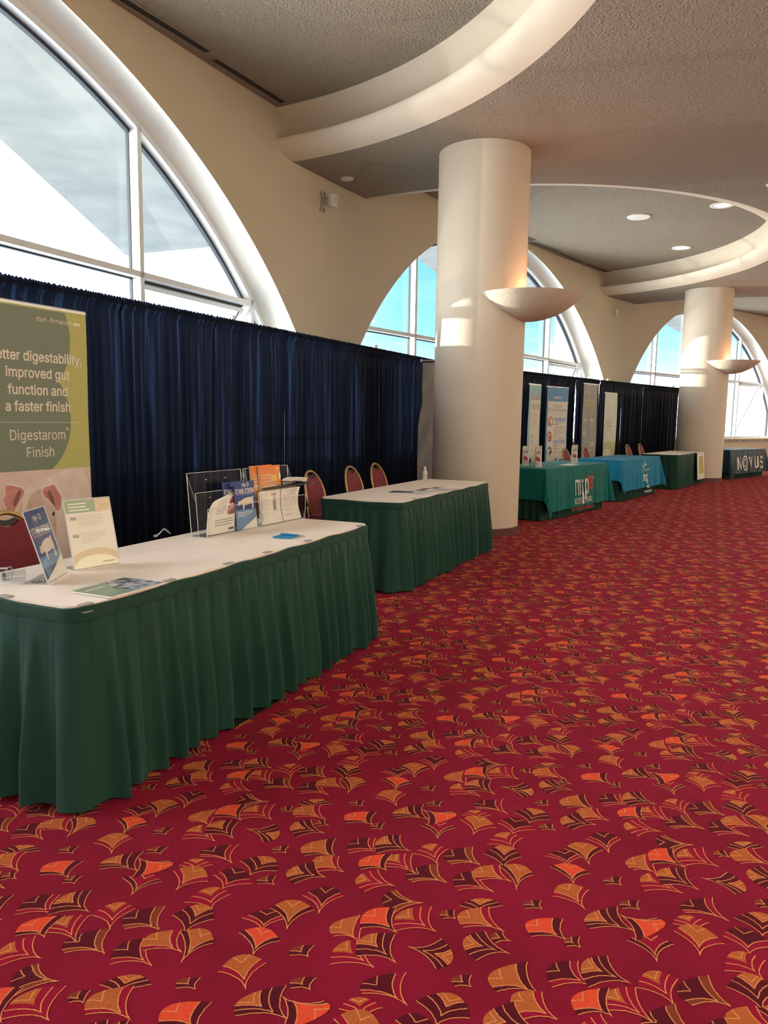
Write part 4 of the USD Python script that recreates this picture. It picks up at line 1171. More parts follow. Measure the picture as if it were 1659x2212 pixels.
o, L_ = banner('blue and white banner with three round animal photographs', p[:2], 43, .85, 2.145, M['b_blue'], GB, 2, .002)
MB().flat(sbox(-.37, .10, .405, 1.855), L_(1), .1).build('panel_print', M['b_white'], o, smooth=False)
for tx, hgt, x, z, m_, bo, sx in (('IMMUNITY', .050, 0, 1.91, 'white_ink', 1, .9), ('Reinforce', .062, 0, 1.735, 'ink', 0, .9), ('the natural defenses', .060, 0, 1.655, 'ink', 0, .92), ('of your animals', .040, -.01, 1.585, 'paper_grey', 0, .95), ('Algoguard', .085, .115, 1.455, 'b_inkblue', 1, .82), ('AlgoShield', .085, .115, 1.00, 'b_inkblue', 1, .80)):
    mb = MB(); text_add(mb, tx, hgt, x, z, L_(2), bold=bool(bo), align='c', sx=sx, step=.05); mb.build('lettering', M[m_], o, smooth=False)
for z in (1.42, .965):
    MB().flat(sbox(-.11, z - .006, .38, z), L_(2), .1).build('rule_print', M['ink'], o, smooth=False)
mb = MB(); bars(mb, -.11, 1.40, [.16], .05, .018, L_(2)); bars(mb, -.11, 1.345, [.38, .40, .28, .38, .32, .2, .42], .037, .010, L_(2)); bars(mb, -.11, .945, [.15], .05, .018, L_(2)); bars(mb, -.11, .89, [.30, .14, .42], .037, .010, L_(2)); bars(mb, .33, 1.34, [.04] * 4, .05, .025, L_(2))
mb.build('small_print', M['ink'], o, smooth=False, kind='stuff')
for i, (x, z, c) in enumerate(((-.255, 1.44, 'b_pink'), (-.265, 1.135, 'b_pink'), (-.265, .83, 'ink_dark'), (-.26, .53, 'ink_dark'))):
    MB().flat(Point(x, z).buffer(.107, 24), L_(2)).build('round_photo_print', mat(f'round_photo_{i + 1}', lin(226, 160, 136) if c == 'b_pink' else lin(66, 58, 50), .5, color2=lin(140, 92, 74) if c == 'b_pink' else lin(214, 204, 190), nscale=14, ramp=(.45, .58)), o, smooth=False)
for x, w_, z0, z1 in ((-.16, .08, .52, .62), (-.04, .10, .54, .69), (.13, .15, .52, .67)):
    MB().flat(sbox(x, z0, x + w_, z1), L_(2)).build('package_print', M['b_blue'], o, smooth=False)
p = fB.w(2.24, .02)
o, L_ = banner('tall grey banner with yellow-green lettering', p[:2], 41.6, .66, 2.275, M['b_grey'], GB, 3, .014)
for i, tx in enumerate(('Support sustainable', 'performance with', 'Purified yeast')):
    mb = MB(); text_add(mb, tx, .048, -.03, 1.885 - .08 * i, L_(2), bold=True, align='c', sx=.72, step=.05); mb.build('lettering', M['b_yel'], o, smooth=False)
mb = MB(); text_add(mb, 'dsm-firmenich', .035, -.30, 2.08, L_(2), sx=.8, step=.05); mb.build('lettering', M['cream_ink'], o, smooth=False)
for x, z, rx, m_ in ((.20, 1.49, .05, 'cream_ink'), (-.24, 1.20, .055, 'cream_ink'), (.06, .97, .055, 'b_yel'), (-.08, .82, .055, 'b_yel')):
    MB().flat(Point(x, z).buffer(rx).difference(Point(x, z).buffer(rx * .55)), L_(2)).build('ring_print', M[m_], o, smooth=False)
mb = MB(); bars(mb, -.26, 1.50, [.16], .05, .02, L_(2)); bars(mb, .02, 1.51, [.12, .12], .04, .014, L_(2)); bars(mb, .0, 1.38, [.10, .10], .04, .014, L_(2)); bars(mb, .13, .99, [.12, .12], .05, .018, L_(2)); bars(mb, -.02, .83, [.16], .07, .018, L_(2))
mb.build('small_print', M['cream_ink'], o, smooth=False, kind='stuff')
MB().flat(sbox(-.328, .10, .328, .67), L_(1.5), .1).build('photo_print', mat('banner_pig_photo', lin(224, 184, 172), .5, color2=lin(160, 106, 94), nscale=7, ramp=(.45, .7)), o, smooth=False)
p = fB.w(3.27, .02)
o, L_ = banner('shorter pale banner with a white pig on a green panel', p[:2], 41.6, .64, 2.115, M['b_pale'], GB, 4, .016)
MB().flat(sbox(-.31, .10, .318, 1.0), L_(1), .08).build('panel_print', M['b_green'], o, smooth=False)
MB().flat(S((-.31, .12), (-.31, .70), (-.25, .81), (-.1, .84), (.08, .80), (.16, .78), (.17, .70), (.20, .58), (.20, .50), (.13, .40), (.08, .12)), L_(2), .06).build('pig_print', M['b_white'], o, smooth=False)
for i in range(3):
    mb = MB(); text_add(mb, ('Digestive', 'health', 'solutions')[i], .05, -.06, 1.42 - .09 * i, L_(2), align='c', sx=.8, step=.05); mb.build('lettering', M['ink'] if i < 2 else M['b_green'], o, smooth=False)

# ------------------------------------------------------------------ things on the nearest table
ZT = .7645


def onT1(p):
    return (p[0], p[1], ZT)


def acrylic_sign(label, a, b, h, lean, insert, group=None):
    """A slanted acrylic sign holder whose front foot runs from a to b."""
    a, b = np.array(a), np.array(b); d = b - a; wd = np.linalg.norm(d)
    f = Fr((a + b) / 2, math.degrees(math.atan2(d[0], d[1])))
    o = thing('sign_holder', label, 'sign', (*f.o[:2], ZT), f.rz, group)
    t = math.tan(math.radians(lean))
    pl = lambda off: (lambda u, v: np.stack([np.asarray(u, float), np.asarray(v, float) * t + off, np.asarray(v, float) + .0015], -1))
    rect = sbox(-wd / 2, 0, wd / 2, h)
    for off, nm in ((-.0022, 'front_panel'), (.0022, 'back_panel')):
        MB().flat(rect, pl(off)).build(nm, M['acrylic'], o, smooth=False)
    MB().flat(sbox(-wd / 2, .0, wd / 2, .0), pl(0))
    MB().box([0, .05, .0012], [wd, .10, .0024]).build('foot', M['acrylic'], o, smooth=False)
    mb = MB()
    for x in (-wd / 2, wd / 2):
        mb.tube(pl(0)([x, x], [0, h]), .0022, 4)
    mb.tube(pl(0)([-wd / 2, wd / 2], [h, h]), .0022, 4); mb.build('polished_edge', M['acrylic_edge'], o, smooth=False)
    ins = MB().flat(rect.buffer(-.003), pl(0)).build('insert', insert, o, smooth=False)
    return o, ins, (lambda k: pl(-.0004 * k)), wd


o, ins, Q, wd = acrylic_sign('tall blue pig leaflet in a clear slanted holder', (-1.356, 2.965), (-1.371, 3.186), .292, 17, M['blueprint'])
MB().flat(Polygon([(-wd / 2 + .004, .004), (-wd / 2 + .004, .012), (.02, .05), (wd / 2 - .004, .085), (wd / 2 - .004, .004)]), Q(1)).build('panel_print', M['paper'], ins, smooth=False)
MB().flat(sbox(-wd / 2 + .004, .06, wd / 2 - .004, .105).difference(Polygon([(-.12, .0), (-.12, .012), (.02, .05), (.12, .09), (.12, 0)])), Q(.6)).build('panel_print', M['skyblue'], ins, smooth=False)
mb = MB(); text_add(mb, 'STAND STRONG', .025, 0, .196, Q(2), bold=True, align='c', sx=.72); mb.build('lettering', M['white_ink'], ins, smooth=False)
mb = MB(); text_add(mb, 'FOR A LIFETIME OF PRODUCTIVITY', .0075, 0, .184, Q(2), align='c'); mb.build('lettering', M['white_ink'], ins, smooth=False)
mb = MB(); text_add(mb, 'Hy-D', .022, 0, .247, Q(2), bold=True, align='c'); mb.build('lettering', M['white_ink'], ins, smooth=False)
MB().flat(affinity.translate(affinity.scale(PIG, .155, .088, origin=(0, 0)), -.078, .085), Q(2)).build('pig_print', M['pigskin'], ins, smooth=False)
o, ins, Q, wd = acrylic_sign('white letter-size notice in a clear slanted holder', (-1.364, 3.241), (-1.225, 3.421), .305, 14, M['paper'])
MB().flat(sbox(-wd / 2 + .004, .245, wd / 2 - .004, .301), Q(1)).build('heading_print', mat('sage_print', lin(140, 166, 130), .5), ins, smooth=False)
MB().flat(sbox(.035, .245, wd / 2 - .004, .301), Q(1.5)).build('picture_print', mat('straw_print', lin(206, 186, 140), .5, color2=lin(226, 200, 176), nscale=40), ins, smooth=False)
mb = MB(); bars(mb, -wd / 2 + .018, .288, [.09, .085, .10], .014, .006, Q(2)); mb.build('small_print', M['white_ink'], ins, smooth=False, kind='stuff')
mb = MB(); bars(mb, -.055, .232, [.12, .115, .12, .10, .115, .08], .0085, .002, Q(2)); bars(mb, -.055, .155, [.12, .11, .12, .09, .07, .06], .0085, .002, Q(2)); mb.build('small_print', M['paper_grey'], ins, smooth=False, kind='stuff')
for z in (.222, .145):
    MB().flat(sbox(-.095, z - .008, -.065, z + .006), Q(2)).build('tag_print', M['grey_plastic'], ins, smooth=False)
MB().flat(affinity.scale(Point(0, .004).buffer(1, 32), .105, .048).intersection(sbox(-.11, .004, .11, .2)), Q(1)).build('arc_print', mat('ivory_print', lin(244, 238, 214), .4), ins, smooth=False)
ar = affinity.scale(Point(0, .0).buffer(1, 40), .15, .084).difference(affinity.scale(Point(0, .0).buffer(1, 40), .115, .056)).intersection(sbox(-wd / 2 + .004, .004, wd / 2 - .004, .2))
MB().flat(ar, Q(.8)).build('band_print', mat('sand_print', lin(214, 190, 158), .4), ins, smooth=False)
mb = MB(); bars(mb, .03, .022, [.06], .01, .004, Q(2)); mb.build('small_print', M['ink'], ins, smooth=False, kind='stuff')

# spiral-bound booklet
f = Fr((-1.053, 2.914), 24.5)
o = thing('spiral_booklet', 'spiral-bound green booklet with a grey photo cover lying flat', 'booklet', (*f.o[:2], ZT), f.rz)
bw, bh = .285, .205
MB().box([.004, -.004, .004], [bw + .006, bh + .004, .007], .001).build('pages', M['paper'], o, smooth=False)
cv = MB().flat(sbox(-bw / 2, -bh / 2, bw / 2, bh / 2), lambda u, v: np.c_[u, v, np.full(len(u), .0082)]).build('cover', mat('sage_cover', lin(112, 134, 108), .3), o, smooth=False)
fl = lambda k: (lambda u, v: np.c_[u, v, np.full(len(np.atleast_1d(u)), .0082 + .0004 * k)])
MB().flat(Polygon([(.0, -bh / 2), (-.03, 0), (.03, bh / 2), (bw / 2 - .02, bh / 2), (bw / 2, -bh / 2)]), fl(1)).build('photo_print', mat('booklet_photo', lin(66, 66, 72), .25, color2=lin(178, 180, 190), nscale=26, ramp=(.42, .6), detail=4), cv, smooth=False)
mb = MB(); bars(mb, -.13, .055, [.11, .09], .012, .005, fl(2)); mb.build('small_print', M['white_ink'], cv, smooth=False, kind='stuff')
mb = MB()
for i in range(26):
    x = -bw / 2 + .008 + i * (bw - .016) / 25
    a = np.linspace(0, 2 * np.pi, 9)[:-1]
    mb.tube(np.c_[np.full(8, x), bh / 2 - .001 + .006 * np.cos(a), .006 + .0065 * np.sin(a)], .0009, 4, closed=True)
mb.build('spiral_binding', M['plastic_white'], o, smooth=False, kind='stuff')

# clear cups lying at the left edge
for (x, y), az, lb in (((-1.505, 2.985), 60, 'clear plastic cup lying on its side by the blue leaflet holder'), ((-1.60, 3.06), 95, 'clear plastic cup at the very left edge of the nearest table')):
    f = Fr((x, y), az); o = thing('plastic_cup', lb, 'cup', (x, y, ZT + .026), f.rz, 'clear plastic cups')
    pr_ = np.array([(.0, 0), (.018, 0), (.019, .002), (.026, .085), (.0275, .087), (.026, .089), (.0245, .086), (.0178, .004), (.0, .003)])
    mb = MB().lathe(pr_, 28); v, fc = mb.mesh(); v = v[:, [2, 1, 0]] * [1, 1, 1] - [.045, 0, 0]
    MB().add(v, fc).build('cup_wall', M['acrylic'], o, smooth=40)
    a = np.linspace(0, 2 * np.pi, 28, endpoint=False)
    MB().tube(np.c_[np.full(28, .043), .026 * np.cos(a), .026 * np.sin(a)], .0015, 6, closed=True).build('cup_rim', M['acrylic_edge'], o, smooth=True)
f = Fr((-1.43, 2.93), 35); o = thing('name_card', 'small dark grey card behind the blue leaflet holder', 'card', (-1.408, 3.035, ZT), f.rz)
MB().box([0, 0, .001], [.09, .05, .0016]).build('card', mat('dark_card', lin(96, 92, 84), .4), o, smooth=False)
MB().flat(sbox(-.01, -.008, .025, .006), lambda u, v: np.c_[u, v, np.full(len(u), .0021)]).build('card_print', M['white_ink'], o, smooth=False)

# acrylic brochure racks
fR = Fr((-1.0, 4.186), 26.7)


def rack(label, x0, group):
    wd = .495; p = fR.w(x0, 0)
    o = thing('brochure_rack', label, 'brochure rack', (p[0], p[1], ZT), fR.rz, group)
    tb = .0035
    tilt = .03
    MB().add([[0, .115, 0], [wd, .115, 0], [wd, .115 + tilt, .36], [0, .115 + tilt, .36]], [[0, 1, 2, 3]]).build('back_panel', M['acrylic'], o, smooth=False)
    MB().add([[0, .062, .0], [wd, .062, .0], [wd, .062 + .02, .25], [0, .062 + .02, .25]], [[0, 1, 2, 3]]).build('middle_panel', M['acrylic'], o, smooth=False)
    MB().add([[0, .0, 0], [wd, .0, 0], [wd, -.006, .165], [0, -.006, .165]], [[0, 1, 2, 3]]).build('front_panel', M['acrylic'], o, smooth=False)
    MB().box([wd / 2, .058, .002], [wd, .118, .004]).build('floor_panel', M['acrylic'], o, smooth=False)
    for x in (0, wd):
        MB().flat(Polygon([(0, 0), (.115, 0), (.145, .345), (.105, .25), (.06, .165), (-.006, .165)]), lambda u, v: np.c_[np.full(len(u), x), u, v]).build('side_panel', M['acrylic'], o, smooth=False)
    mb = MB()
    for x in (0, wd):
        mb.tube([(x, .115, 0), (x, .145, .36)], .0026, 5).tube([(x, 0, 0), (x, -.006, .165)], .0022, 5).tube([(x, .062, 0), (x, .082, .25)], .002, 5).tube([(x, .142, .345), (x, .075, .19)], .0012, 4)
    for y, z in ((.145, .36), (.082, .25), (-.006, .165), (0, .002)):
        mb.tube([(0, y, z), (wd, y, z)], .0017, 4)
    mb.build('polished_edge', M['acrylic_edge'], o, smooth=False)
    mb = MB()
    for x in (.16, .34):
        mb.tm(trimesh.creation.icosphere(1, .004), trimesh.transformations.translation_matrix([x, .138, .315])); mb.tm(trimesh.creation.icosphere(1, .004), trimesh.transformations.translation_matrix([x - .03, .086, .215]))
    mb.build('bumper', M['plastic_white'], o, smooth=True, kind='stuff')
    return o


rack('left clear brochure rack, holding the blue booklets', 0.0, 'clear acrylic brochure racks')
rack('right clear brochure rack, holding the orange booklets', .52, 'clear acrylic brochure racks')


def leaf_thing(name, label, cat_, x, y, z=0.0, group=None):
    p = fR.w(x, y)
    return thing(name, label, cat_, (p[0], p[1], ZT + z), fR.rz, group)


def leaf(mb, wd, h, fn, n=1, gap=.0012):
    us, vs = np.linspace(0, wd, 14), np.linspace(0, h, 18); U, V = np.meshgrid(us, vs, indexing='ij')
    for i in range(n):
        mb.grid((fn(U.ravel(), V.ravel()) + [0, gap * i, 0]).reshape(14, 18, 3))
    return mb


def stand_fn(lean=.06, bow=.0, curl=0.0, skew=0.0, thick=0.0):
    """A leaf standing in its pocket: leaning back, bowed across, its top curling aside."""
    def fn(u, v):
        u, v = np.asarray(u, float), np.asarray(v, float)
        return np.stack([u + skew * v + curl * v ** 2 * 4, .006 + lean * v + bow * np.sin(np.pi * u / .22) - abs(curl) * .0 * v ** 2 + thick, v * (1 - .9 * curl ** 2 * v * 8) + .005], -1)
    return fn


# curled white brochures at the left end
o = leaf_thing('white_brochures', 'sagging white brochures with reddish photos at the left end of the rack', 'brochure', .05, .022)


def curl_fn(u, v):
    u, v = np.asarray(u, float), np.asarray(v, float)
    bend = np.clip(v / .28, 0, 1)
    return np.stack([u + .13 * bend ** 1.9 + .012, .004 + .035 * bend - .004 * np.sin(np.pi * u / .26) * (1 - bend) - .006 * np.sin(np.pi * bend), .006 + .245 * np.sin(bend * 1.22) / math.sin(1.22) * (1 - .22 * (1 - u / .23) * bend)], -1)


for i in range(4):
    leaf(MB(), .215, .28, lambda u, v, i=i: curl_fn(u, v) + [-.010 * i, .002 * i, 0]).build('brochure_leaf', M['paper'], o, smooth=True)
cf = lambda u, v: curl_fn(u, v) - [0, .0012, 0]
mb = MB(); bars(mb, .03, .22, [.09, .085, .09, .08, .09, .085, .09, .07], .015, .004, cf); bars(mb, .03, .075, [.16, .17, .15], .014, .005, cf); mb.build('small_print', M['ink'], o, smooth=False, kind='stuff')
for v0, c_, c2_ in ((.165, lin(150, 26, 40), lin(206, 150, 140)), (.095, lin(196, 150, 138), lin(120, 60, 60))):
    MB().flat(sbox(.135, v0, .205, v0 + .062).buffer(-.008).buffer(.008), cf, .02).build('photo_print', mat(f'brochure_photo_{int(v0 * 1000)}', c_, .4, color2=c2_, nscale=30, ramp=(.45, .6)), o, smooth=True)
MB().flat(sbox(.155, .012, .205, .024), cf, .02).build('logo_print', mat('violet_ink', lin(84, 72, 130), .5), o, smooth=False)

# blue booklets
for i, (x, y, lb) in enumerate(((.285, .008, 'front blue STAND STRONG booklet leaning in the left rack'), (.225, .044, 'rear blue booklet peeking out behind the front blue one'))):
    o = leaf_thing('blue_booklet', lb, 'booklet', x, y, group='blue booklets in the left rack')
    fn = stand_fn(.11, -.004, .0, .03)
    leaf(MB(), .205, .29, fn, 2).build('cover', M['blueprint'], o, smooth=True)
    pf_ = lambda u, v, fn=fn: fn(u, v) - [0, .0012, 0]; pf2 = lambda u, v, fn=fn: fn(u, v) - [0, .002, 0]
    MB().flat(Polygon([(.002, .001), (.05, .001), (.203, .075), (.203, .118), (.002, .118)]).difference(Polygon([(.06, -.01), (.204, .07), (.204, -.01)])), pf_, .03).build('panel_print', M['skyblue'], o, smooth=True)
    MB().flat(Polygon([(.045, .0), (.205, .0), (.205, .068)]), pf_, .03).build('panel_print', M['paper'], o, smooth=True)
    mb = MB(); text_add(mb, 'STAND STRONG', .025, .104, .220, pf2, bold=True, align='c', sx=.70); mb.build('lettering', M['white_ink'], o, smooth=False)
    mb = MB(); text_add(mb, 'FOR A LIFETIME OF PRODUCTIVITY', .0075, .104, .210, pf2, align='c', sx=.95); mb.build('lettering', M['white_ink'], o, smooth=False)
    mb = MB(); text_add(mb, 'Hy', .022, .072, .258, pf2, bold=True); mb.build('lettering', M['white_ink'], o, smooth=False)
    mb = MB(); text_add(mb, 'D', .022, .122, .258, pf2, bold=True); mb.build('lettering', M['white_ink'], o, smooth=False)
    MB().flat(Point(.115, .268).buffer(.005), pf2).build('dot_print', M['red_ink'], o, smooth=False)
    MB().flat(affinity.translate(affinity.scale(PIG, .165, .075, origin=(0, 0)), .022, .120), pf2, .03).build('pig_print', M['pigskin'], o, smooth=True)
    mb = MB(); bars(mb, .02, .105, [.15, .13, .08], .011, .004, pf2); mb.build('small_print', M['white_ink'], o, smooth=False, kind='stuff')

# orange booklets
M['orange_cover'] = usdkit.material(stage, '/World/Looks/orange_cover', {"tc": ("texture_coordinate", {}), "s": ("separate_xyz", {}), "mr": ("map_range", {"from_min": .10, "from_max": .40, "to_min": 0, "to_max": 1, "clamp": True}), "m": ("mix_color", {"a": lin(240, 168, 70), "b": lin(228, 92, 44)}), "p": ("principled_bsdf", {"roughness": .35})},
                                    [("tc.object", "s.vector"), ("s.z", "mr.value"), ("mr.result", "m.fac"), ("m.result", "p.base_color")], surface="p.BSDF")
for i, (x, y, z, lb) in enumerate(((.645, .078, .066, 'front orange booklet with a pig photo in the right rack'), (.580, .096, .070, 'rear orange booklet just left of the front orange one'))):
    o = leaf_thing('orange_booklet', lb, 'booklet', x, y, z, 'orange booklets in the right rack')
    fn = stand_fn(.09, -.003, .0, -.02)
    leaf(MB(), .235, .30, fn, 2).build('cover', M['orange_cover'], o, smooth=True)
    leaf(MB(), .235, .298, lambda u, v, fn=fn: fn(u, v) + [-.004, .004, 0], 3, .0015).build('pages', M['paper'], o, smooth=True)
    pf_ = lambda u, v, fn=fn: fn(u, v) - [0, .0012, 0]; pf2 = lambda u, v, fn=fn: fn(u, v) - [0, .002, 0]
    for j, tx in enumerate(('OVN Optimum', 'Vitamin Nutrition', 'Guidelines 2022')):
        mb = MB(); text_add(mb, tx, .0125, .016, .234 - .021 * j, pf2, bold=True, sx=.95); mb.build('lettering', M['white_ink'], o, smooth=False)
    mb = MB(); bars(mb, .016, .178, [.18, .175], .012, .003, pf2); mb.build('small_print', M['white_ink'], o, smooth=False, kind='stuff')
    mb = MB(); text_add(mb, 'dsm', .014, .175, .270, pf2, bold=True); mb.build('lettering', M['white_ink'], o, smooth=False)
    MB().flat(affinity.scale(Point(.221, .226).buffer(.024), .55, 1), pf2).build('logo_print', M['white_ink'], o, smooth=False)
    MB().flat(sbox(.125, .195, .19, .235), pf_, .03).build('map_print', mat('amber_print', lin(242, 190, 96), .4), o, smooth=False)
    MB().flat(sbox(.165, .14, .232, .156), pf_, .03).build('tag_print', M['red_ink'], o, smooth=False)
    MB().flat(sbox(.002, .0, .233, .095), pf_, .03).build('photo_print', mat('pig_photo_orange', lin(206, 140, 92), .4, color2=lin(120, 56, 44), nscale=22, ramp=(.45, .7)), o, smooth=True)
    MB().flat(S((.07, .0), (.06, .09), (.085, .118), (.135, .118), (.16, .09), (.15, .0)), lambda u, v, fn=fn: fn(u, v) - [0, .0018, 0], .03).build('pig_print', mat('pig_photo_face', lin(232, 190, 150), .4), o, smooth=True)
    for ex in (.06, .165):
        MB().flat(affinity.scale(Point(ex, .095).buffer(.016), .8, 1.3), lambda u, v, fn=fn: fn(u, v) - [0, .0024, 0]).build('ear_print', mat('pig_photo_ear', lin(196, 80, 66), .4), o, smooth=False)

# wide white chart leaf, bowed outwards in the right rack
o = leaf_thing('chart_brochure', 'wide white brochure with circles and a purple seam in the right rack', 'brochure', .545, .004)


def wide_fn(u, v):
    u, v = np.asarray(u, float), np.asarray(v, float); q = np.clip(v / .235, 0, 1)
    return np.stack([u * (1 - .0 * q) + .030 * np.sin(np.pi * q * .9) * (-1) * (u / .46) + .05 * q ** 2 * (u / .46), .006 + .03 * q ** 2 + .012 * np.sin(np.pi * q), .006 + v], -1)


leaf(MB(), .445, .212, wide_fn).build('brochure_leaf', M['paper'], o, smooth=True)
leaf(MB(), .445, .205, lambda u, v: wide_fn(u, v) + [-.006, .007, 0]).build('brochure_leaf', M['paper'], o, smooth=True)
wf = lambda u, v: wide_fn(u, v) - [0, .0012, 0]
M['purple'] = mat('plum_ink', lin(120, 60, 88), .5)
MB().flat(sbox(.226, .0, .231, .21), wf, .02).build('seam_print', M['purple'], o, smooth=True)
MB().flat(sbox(.012, .02, .015, .20), wf, .02).build('seam_print', M['purple'], o, smooth=True)
mb = MB(); bars(mb, .022, .19, [.06, .055, .06, .05, .06, .055, .06, .05, .06, .04], .016, .0035, wf); bars(mb, .26, .165, [.14], .01, .003, wf); bars(mb, .25, .075, [.11], .01, .003, wf); bars(mb, .255, .04, [.08], .01, .006, wf); bars(mb, .32, .198, [.09, .085, .09], .014, .007, wf); bars(mb, .17, .028, [.05], .01, .004, wf)
mb.build('small_print', M['paper_grey'], o, smooth=False, kind='stuff')
for x in (.265, .325, .385):
    MB().flat(Point(x, .122).buffer(.026).difference(Point(x, .122).buffer(.0245)), wf, .02).build('ring_print', M['purple'], o, smooth=False)
MB().flat(Point(.285, .184).buffer(.024).difference(Point(.285, .184).buffer(.0225)), wf, .02).build('ring_print', M['purple'], o, smooth=False)
MB().flat(sbox(.15, .085, .172, .145).buffer(.004), wf, .02).build('tube_print', mat('tube_green', lin(140, 156, 120), .5), o, smooth=True)
MB().flat(unary_union([sbox(.155, .15, .168, .18), Polygon([(.11, .182), (.17, .195), (.18, .19), (.168, .178)])]), wf, .02).build('tube_print', mat('tube_pink', lin(190, 150, 140), .5), o, smooth=True)

# drooping booklets at the right end of the racks
o = leaf_thing('drooping_booklets', 'thick sheaf of white booklets drooping out over the right end of the rack', 'booklet', .888, .068, .0)
path = smooth_line([(.0, .272), (.03, .280), (.06, .282), (.10, .281), (.15, .279), (.19, .276)], 2)
for i in range(6):
    q = np.linspace(.25, 1, len(path)) ** .8; t0, t1 = .005 * i, .005 * i + .0042
    lo, hi = path - np.c_[.004 * i * np.ones(len(path)), q * t1], path - np.c_[.004 * i * np.ones(len(path)), q * t0]
    sect = Polygon(np.vstack([hi, lo[::-1]])).buffer(0)
    MB().prism(sect, -.055 + .003 * (i % 3), .028 - .004 * (i % 2), lambda v: np.c_[v[:, 0], v[:, 2], v[:, 1]]).build('booklet_leaf', M['paper'] if i % 2 else mat('cool_paper', (.78, .76, .73), .5), o, smooth=False)
o = leaf_thing('grey_folder', 'thin dark-backed leaflet sticking out sideways above the chart brochure', 'leaflet', .60, .035, .0)
path = smooth_line([(.0, .232), (.12, .236), (.24, .237), (.36, .240), (.455, .241), (.535, .238)], 2)
for i, m_ in enumerate(('ink_dark', 'paper_grey', 'paper')):
    P = np.stack([np.c_[path[:, 0] + .004 * i, np.full(len(path), y), path[:, 1] - .0035 * i + .02 * (y - .0)] for y in np.linspace(-.03, .032, 4)], 1)
    MB().grid(P).build('leaf', M[m_], o, smooth=True)
o = leaf_thing('grey_leaflet', 'grey leaflet standing behind the chart brochure in the right rack', 'leaflet', .885, .070, .05)
leaf(MB(), .115, .20, stand_fn(.09, -.002)).build('leaf', mat('pale_grey_leaf', (.55, .55, .53), .5), o, smooth=True)
mb = MB(); bars(mb, .02, .17, [.04], .02, .012, lambda u, v: stand_fn(.09, -.002)(u, v) - [0, .001, 0]); bars(mb, .02, .13, [.08, .07, .08], .016, .004, lambda u, v: stand_fn(.09, -.002)(u, v) - [0, .001, 0]); mb.build('small_print', M['ink'], o, smooth=False, kind='stuff')

# blue ball pens
M['pen_blue'] = mat('pen_blue', lin(38, 132, 190), .3)
pen = None
PEN_L = ['front blue pen of the small heap beside the racks', 'second blue pen of the small heap beside the racks', 'blue pen in the middle of the small heap', 'rearmost blue pen of the small heap', 'blue pen lying across the top of the small heap']
for i, (x, y, az, z) in enumerate(((-.565, 4.205, 103, .0055), (-.552, 4.235, 100, .0055), (-.540, 4.262, 97, .0055), (-.520, 4.288, 104, .0055), (-.53, 4.245, 108, .0165))):
    f = Fr((x, y), az)
    if pen is None:
        pen = thing('ball_pen', PEN_L[0], 'pen', (x, y, ZT + z), f.rz, 'blue pens on the nearest table')
        tur = lambda pr_: (lambda v: v[:, [2, 1, 0]])(MB().lathe(pr_, 14).mesh()[0])
        for nm, pr_, m_ in (('barrel', [(.0, -.068), (.0048, -.067), (.0052, -.03), (.0052, .035), (.0042, .045)], 'pen_blue'), ('tip', [(.0042, .045), (.0036, .056), (.001, .068), (0, .068)], 'steel'), ('push_button', [(0, -.078), (.0025, -.077), (.0025, -.066)], 'steel')):
            q = MB().lathe(pr_, 14); v, fc = q.mesh(); MB().add(v[:, [2, 1, 0]], fc).build(nm, M[m_], pen, smooth=40)
        MB().box([-.04, 0, .0068], [.05, .0035, .002], .0006).build('clip', M['pen_blue'], pen)
    else:
        dup(pen, PEN_L[i], (x, y, ZT + z), f.rz)

# loop of flat cable behind the table, hanging over the edge
f = Fr((-1.245, 4.235), 24); mb = MB()
o = thing('cable_loop', 'loop of pale cable resting on the rear edge of the nearest table', 'cable', (*f.o[:2], ZT), f.rz)
for k in range(4):
    a = np.linspace(.0, math.pi, 16)
    mb.tube(np.c_[.005 * k + .06 * np.cos(a), .02 + .008 * k + .02 * np.sin(2 * a), .003 + (.040 - .004 * k) * np.sin(a)], .0014, 6)
mb.build('cable_strands', M['plastic_white'], o, smooth=True)
MB().box([-.06, .03, .007], [.03, .018, .014], .004, Rz(.5)).build('plug', mat('plug_grey', (.4, .39, .37), .4), o)

# ------------------------------------------------------------------ things on the table beside the big column
o = thing('sanitizer_bottle', 'small clear sanitizer bottle with a white cap', 'bottle', (.462, 8.56, ZT), fT2.rz)
MB().lathe([(0, .001), (.026, .001), (.028, .006), (.028, .085), (.024, .10), (.013, .108), (.013, .112)], 24).build('bottle_body', mat('milky_plastic', (.62, .62, .58), .25), o, smooth=40)
MB().lathe([(.015, .112), (.015, .135), (.012, .138), (.012, .15), (0, .152)], 20).build('cap', M['plastic_white'], o, smooth=40)
MB().lathe([(.0285, .025), (.0285, .07)], 24, 3.4, 5.4).build('bottle_label', M['paper_grey'], o, smooth=True)


def sheet_thing(label, f0, x, y, turn, wd, h, m, z=.0004, group=None, name='paper_sheet', cat_='paper'):
    p = f0.w(x, y); o = thing(name, label, cat_, (p[0], p[1], ZT + z), f0.rz + turn, group)
    MB().box([0, 0, .001], [wd, h, .0012]).build('sheet', m, o, smooth=False)
    return o, (lambda u, v: np.c_[u, v, np.full(len(np.atleast_1d(u)), .0024)])


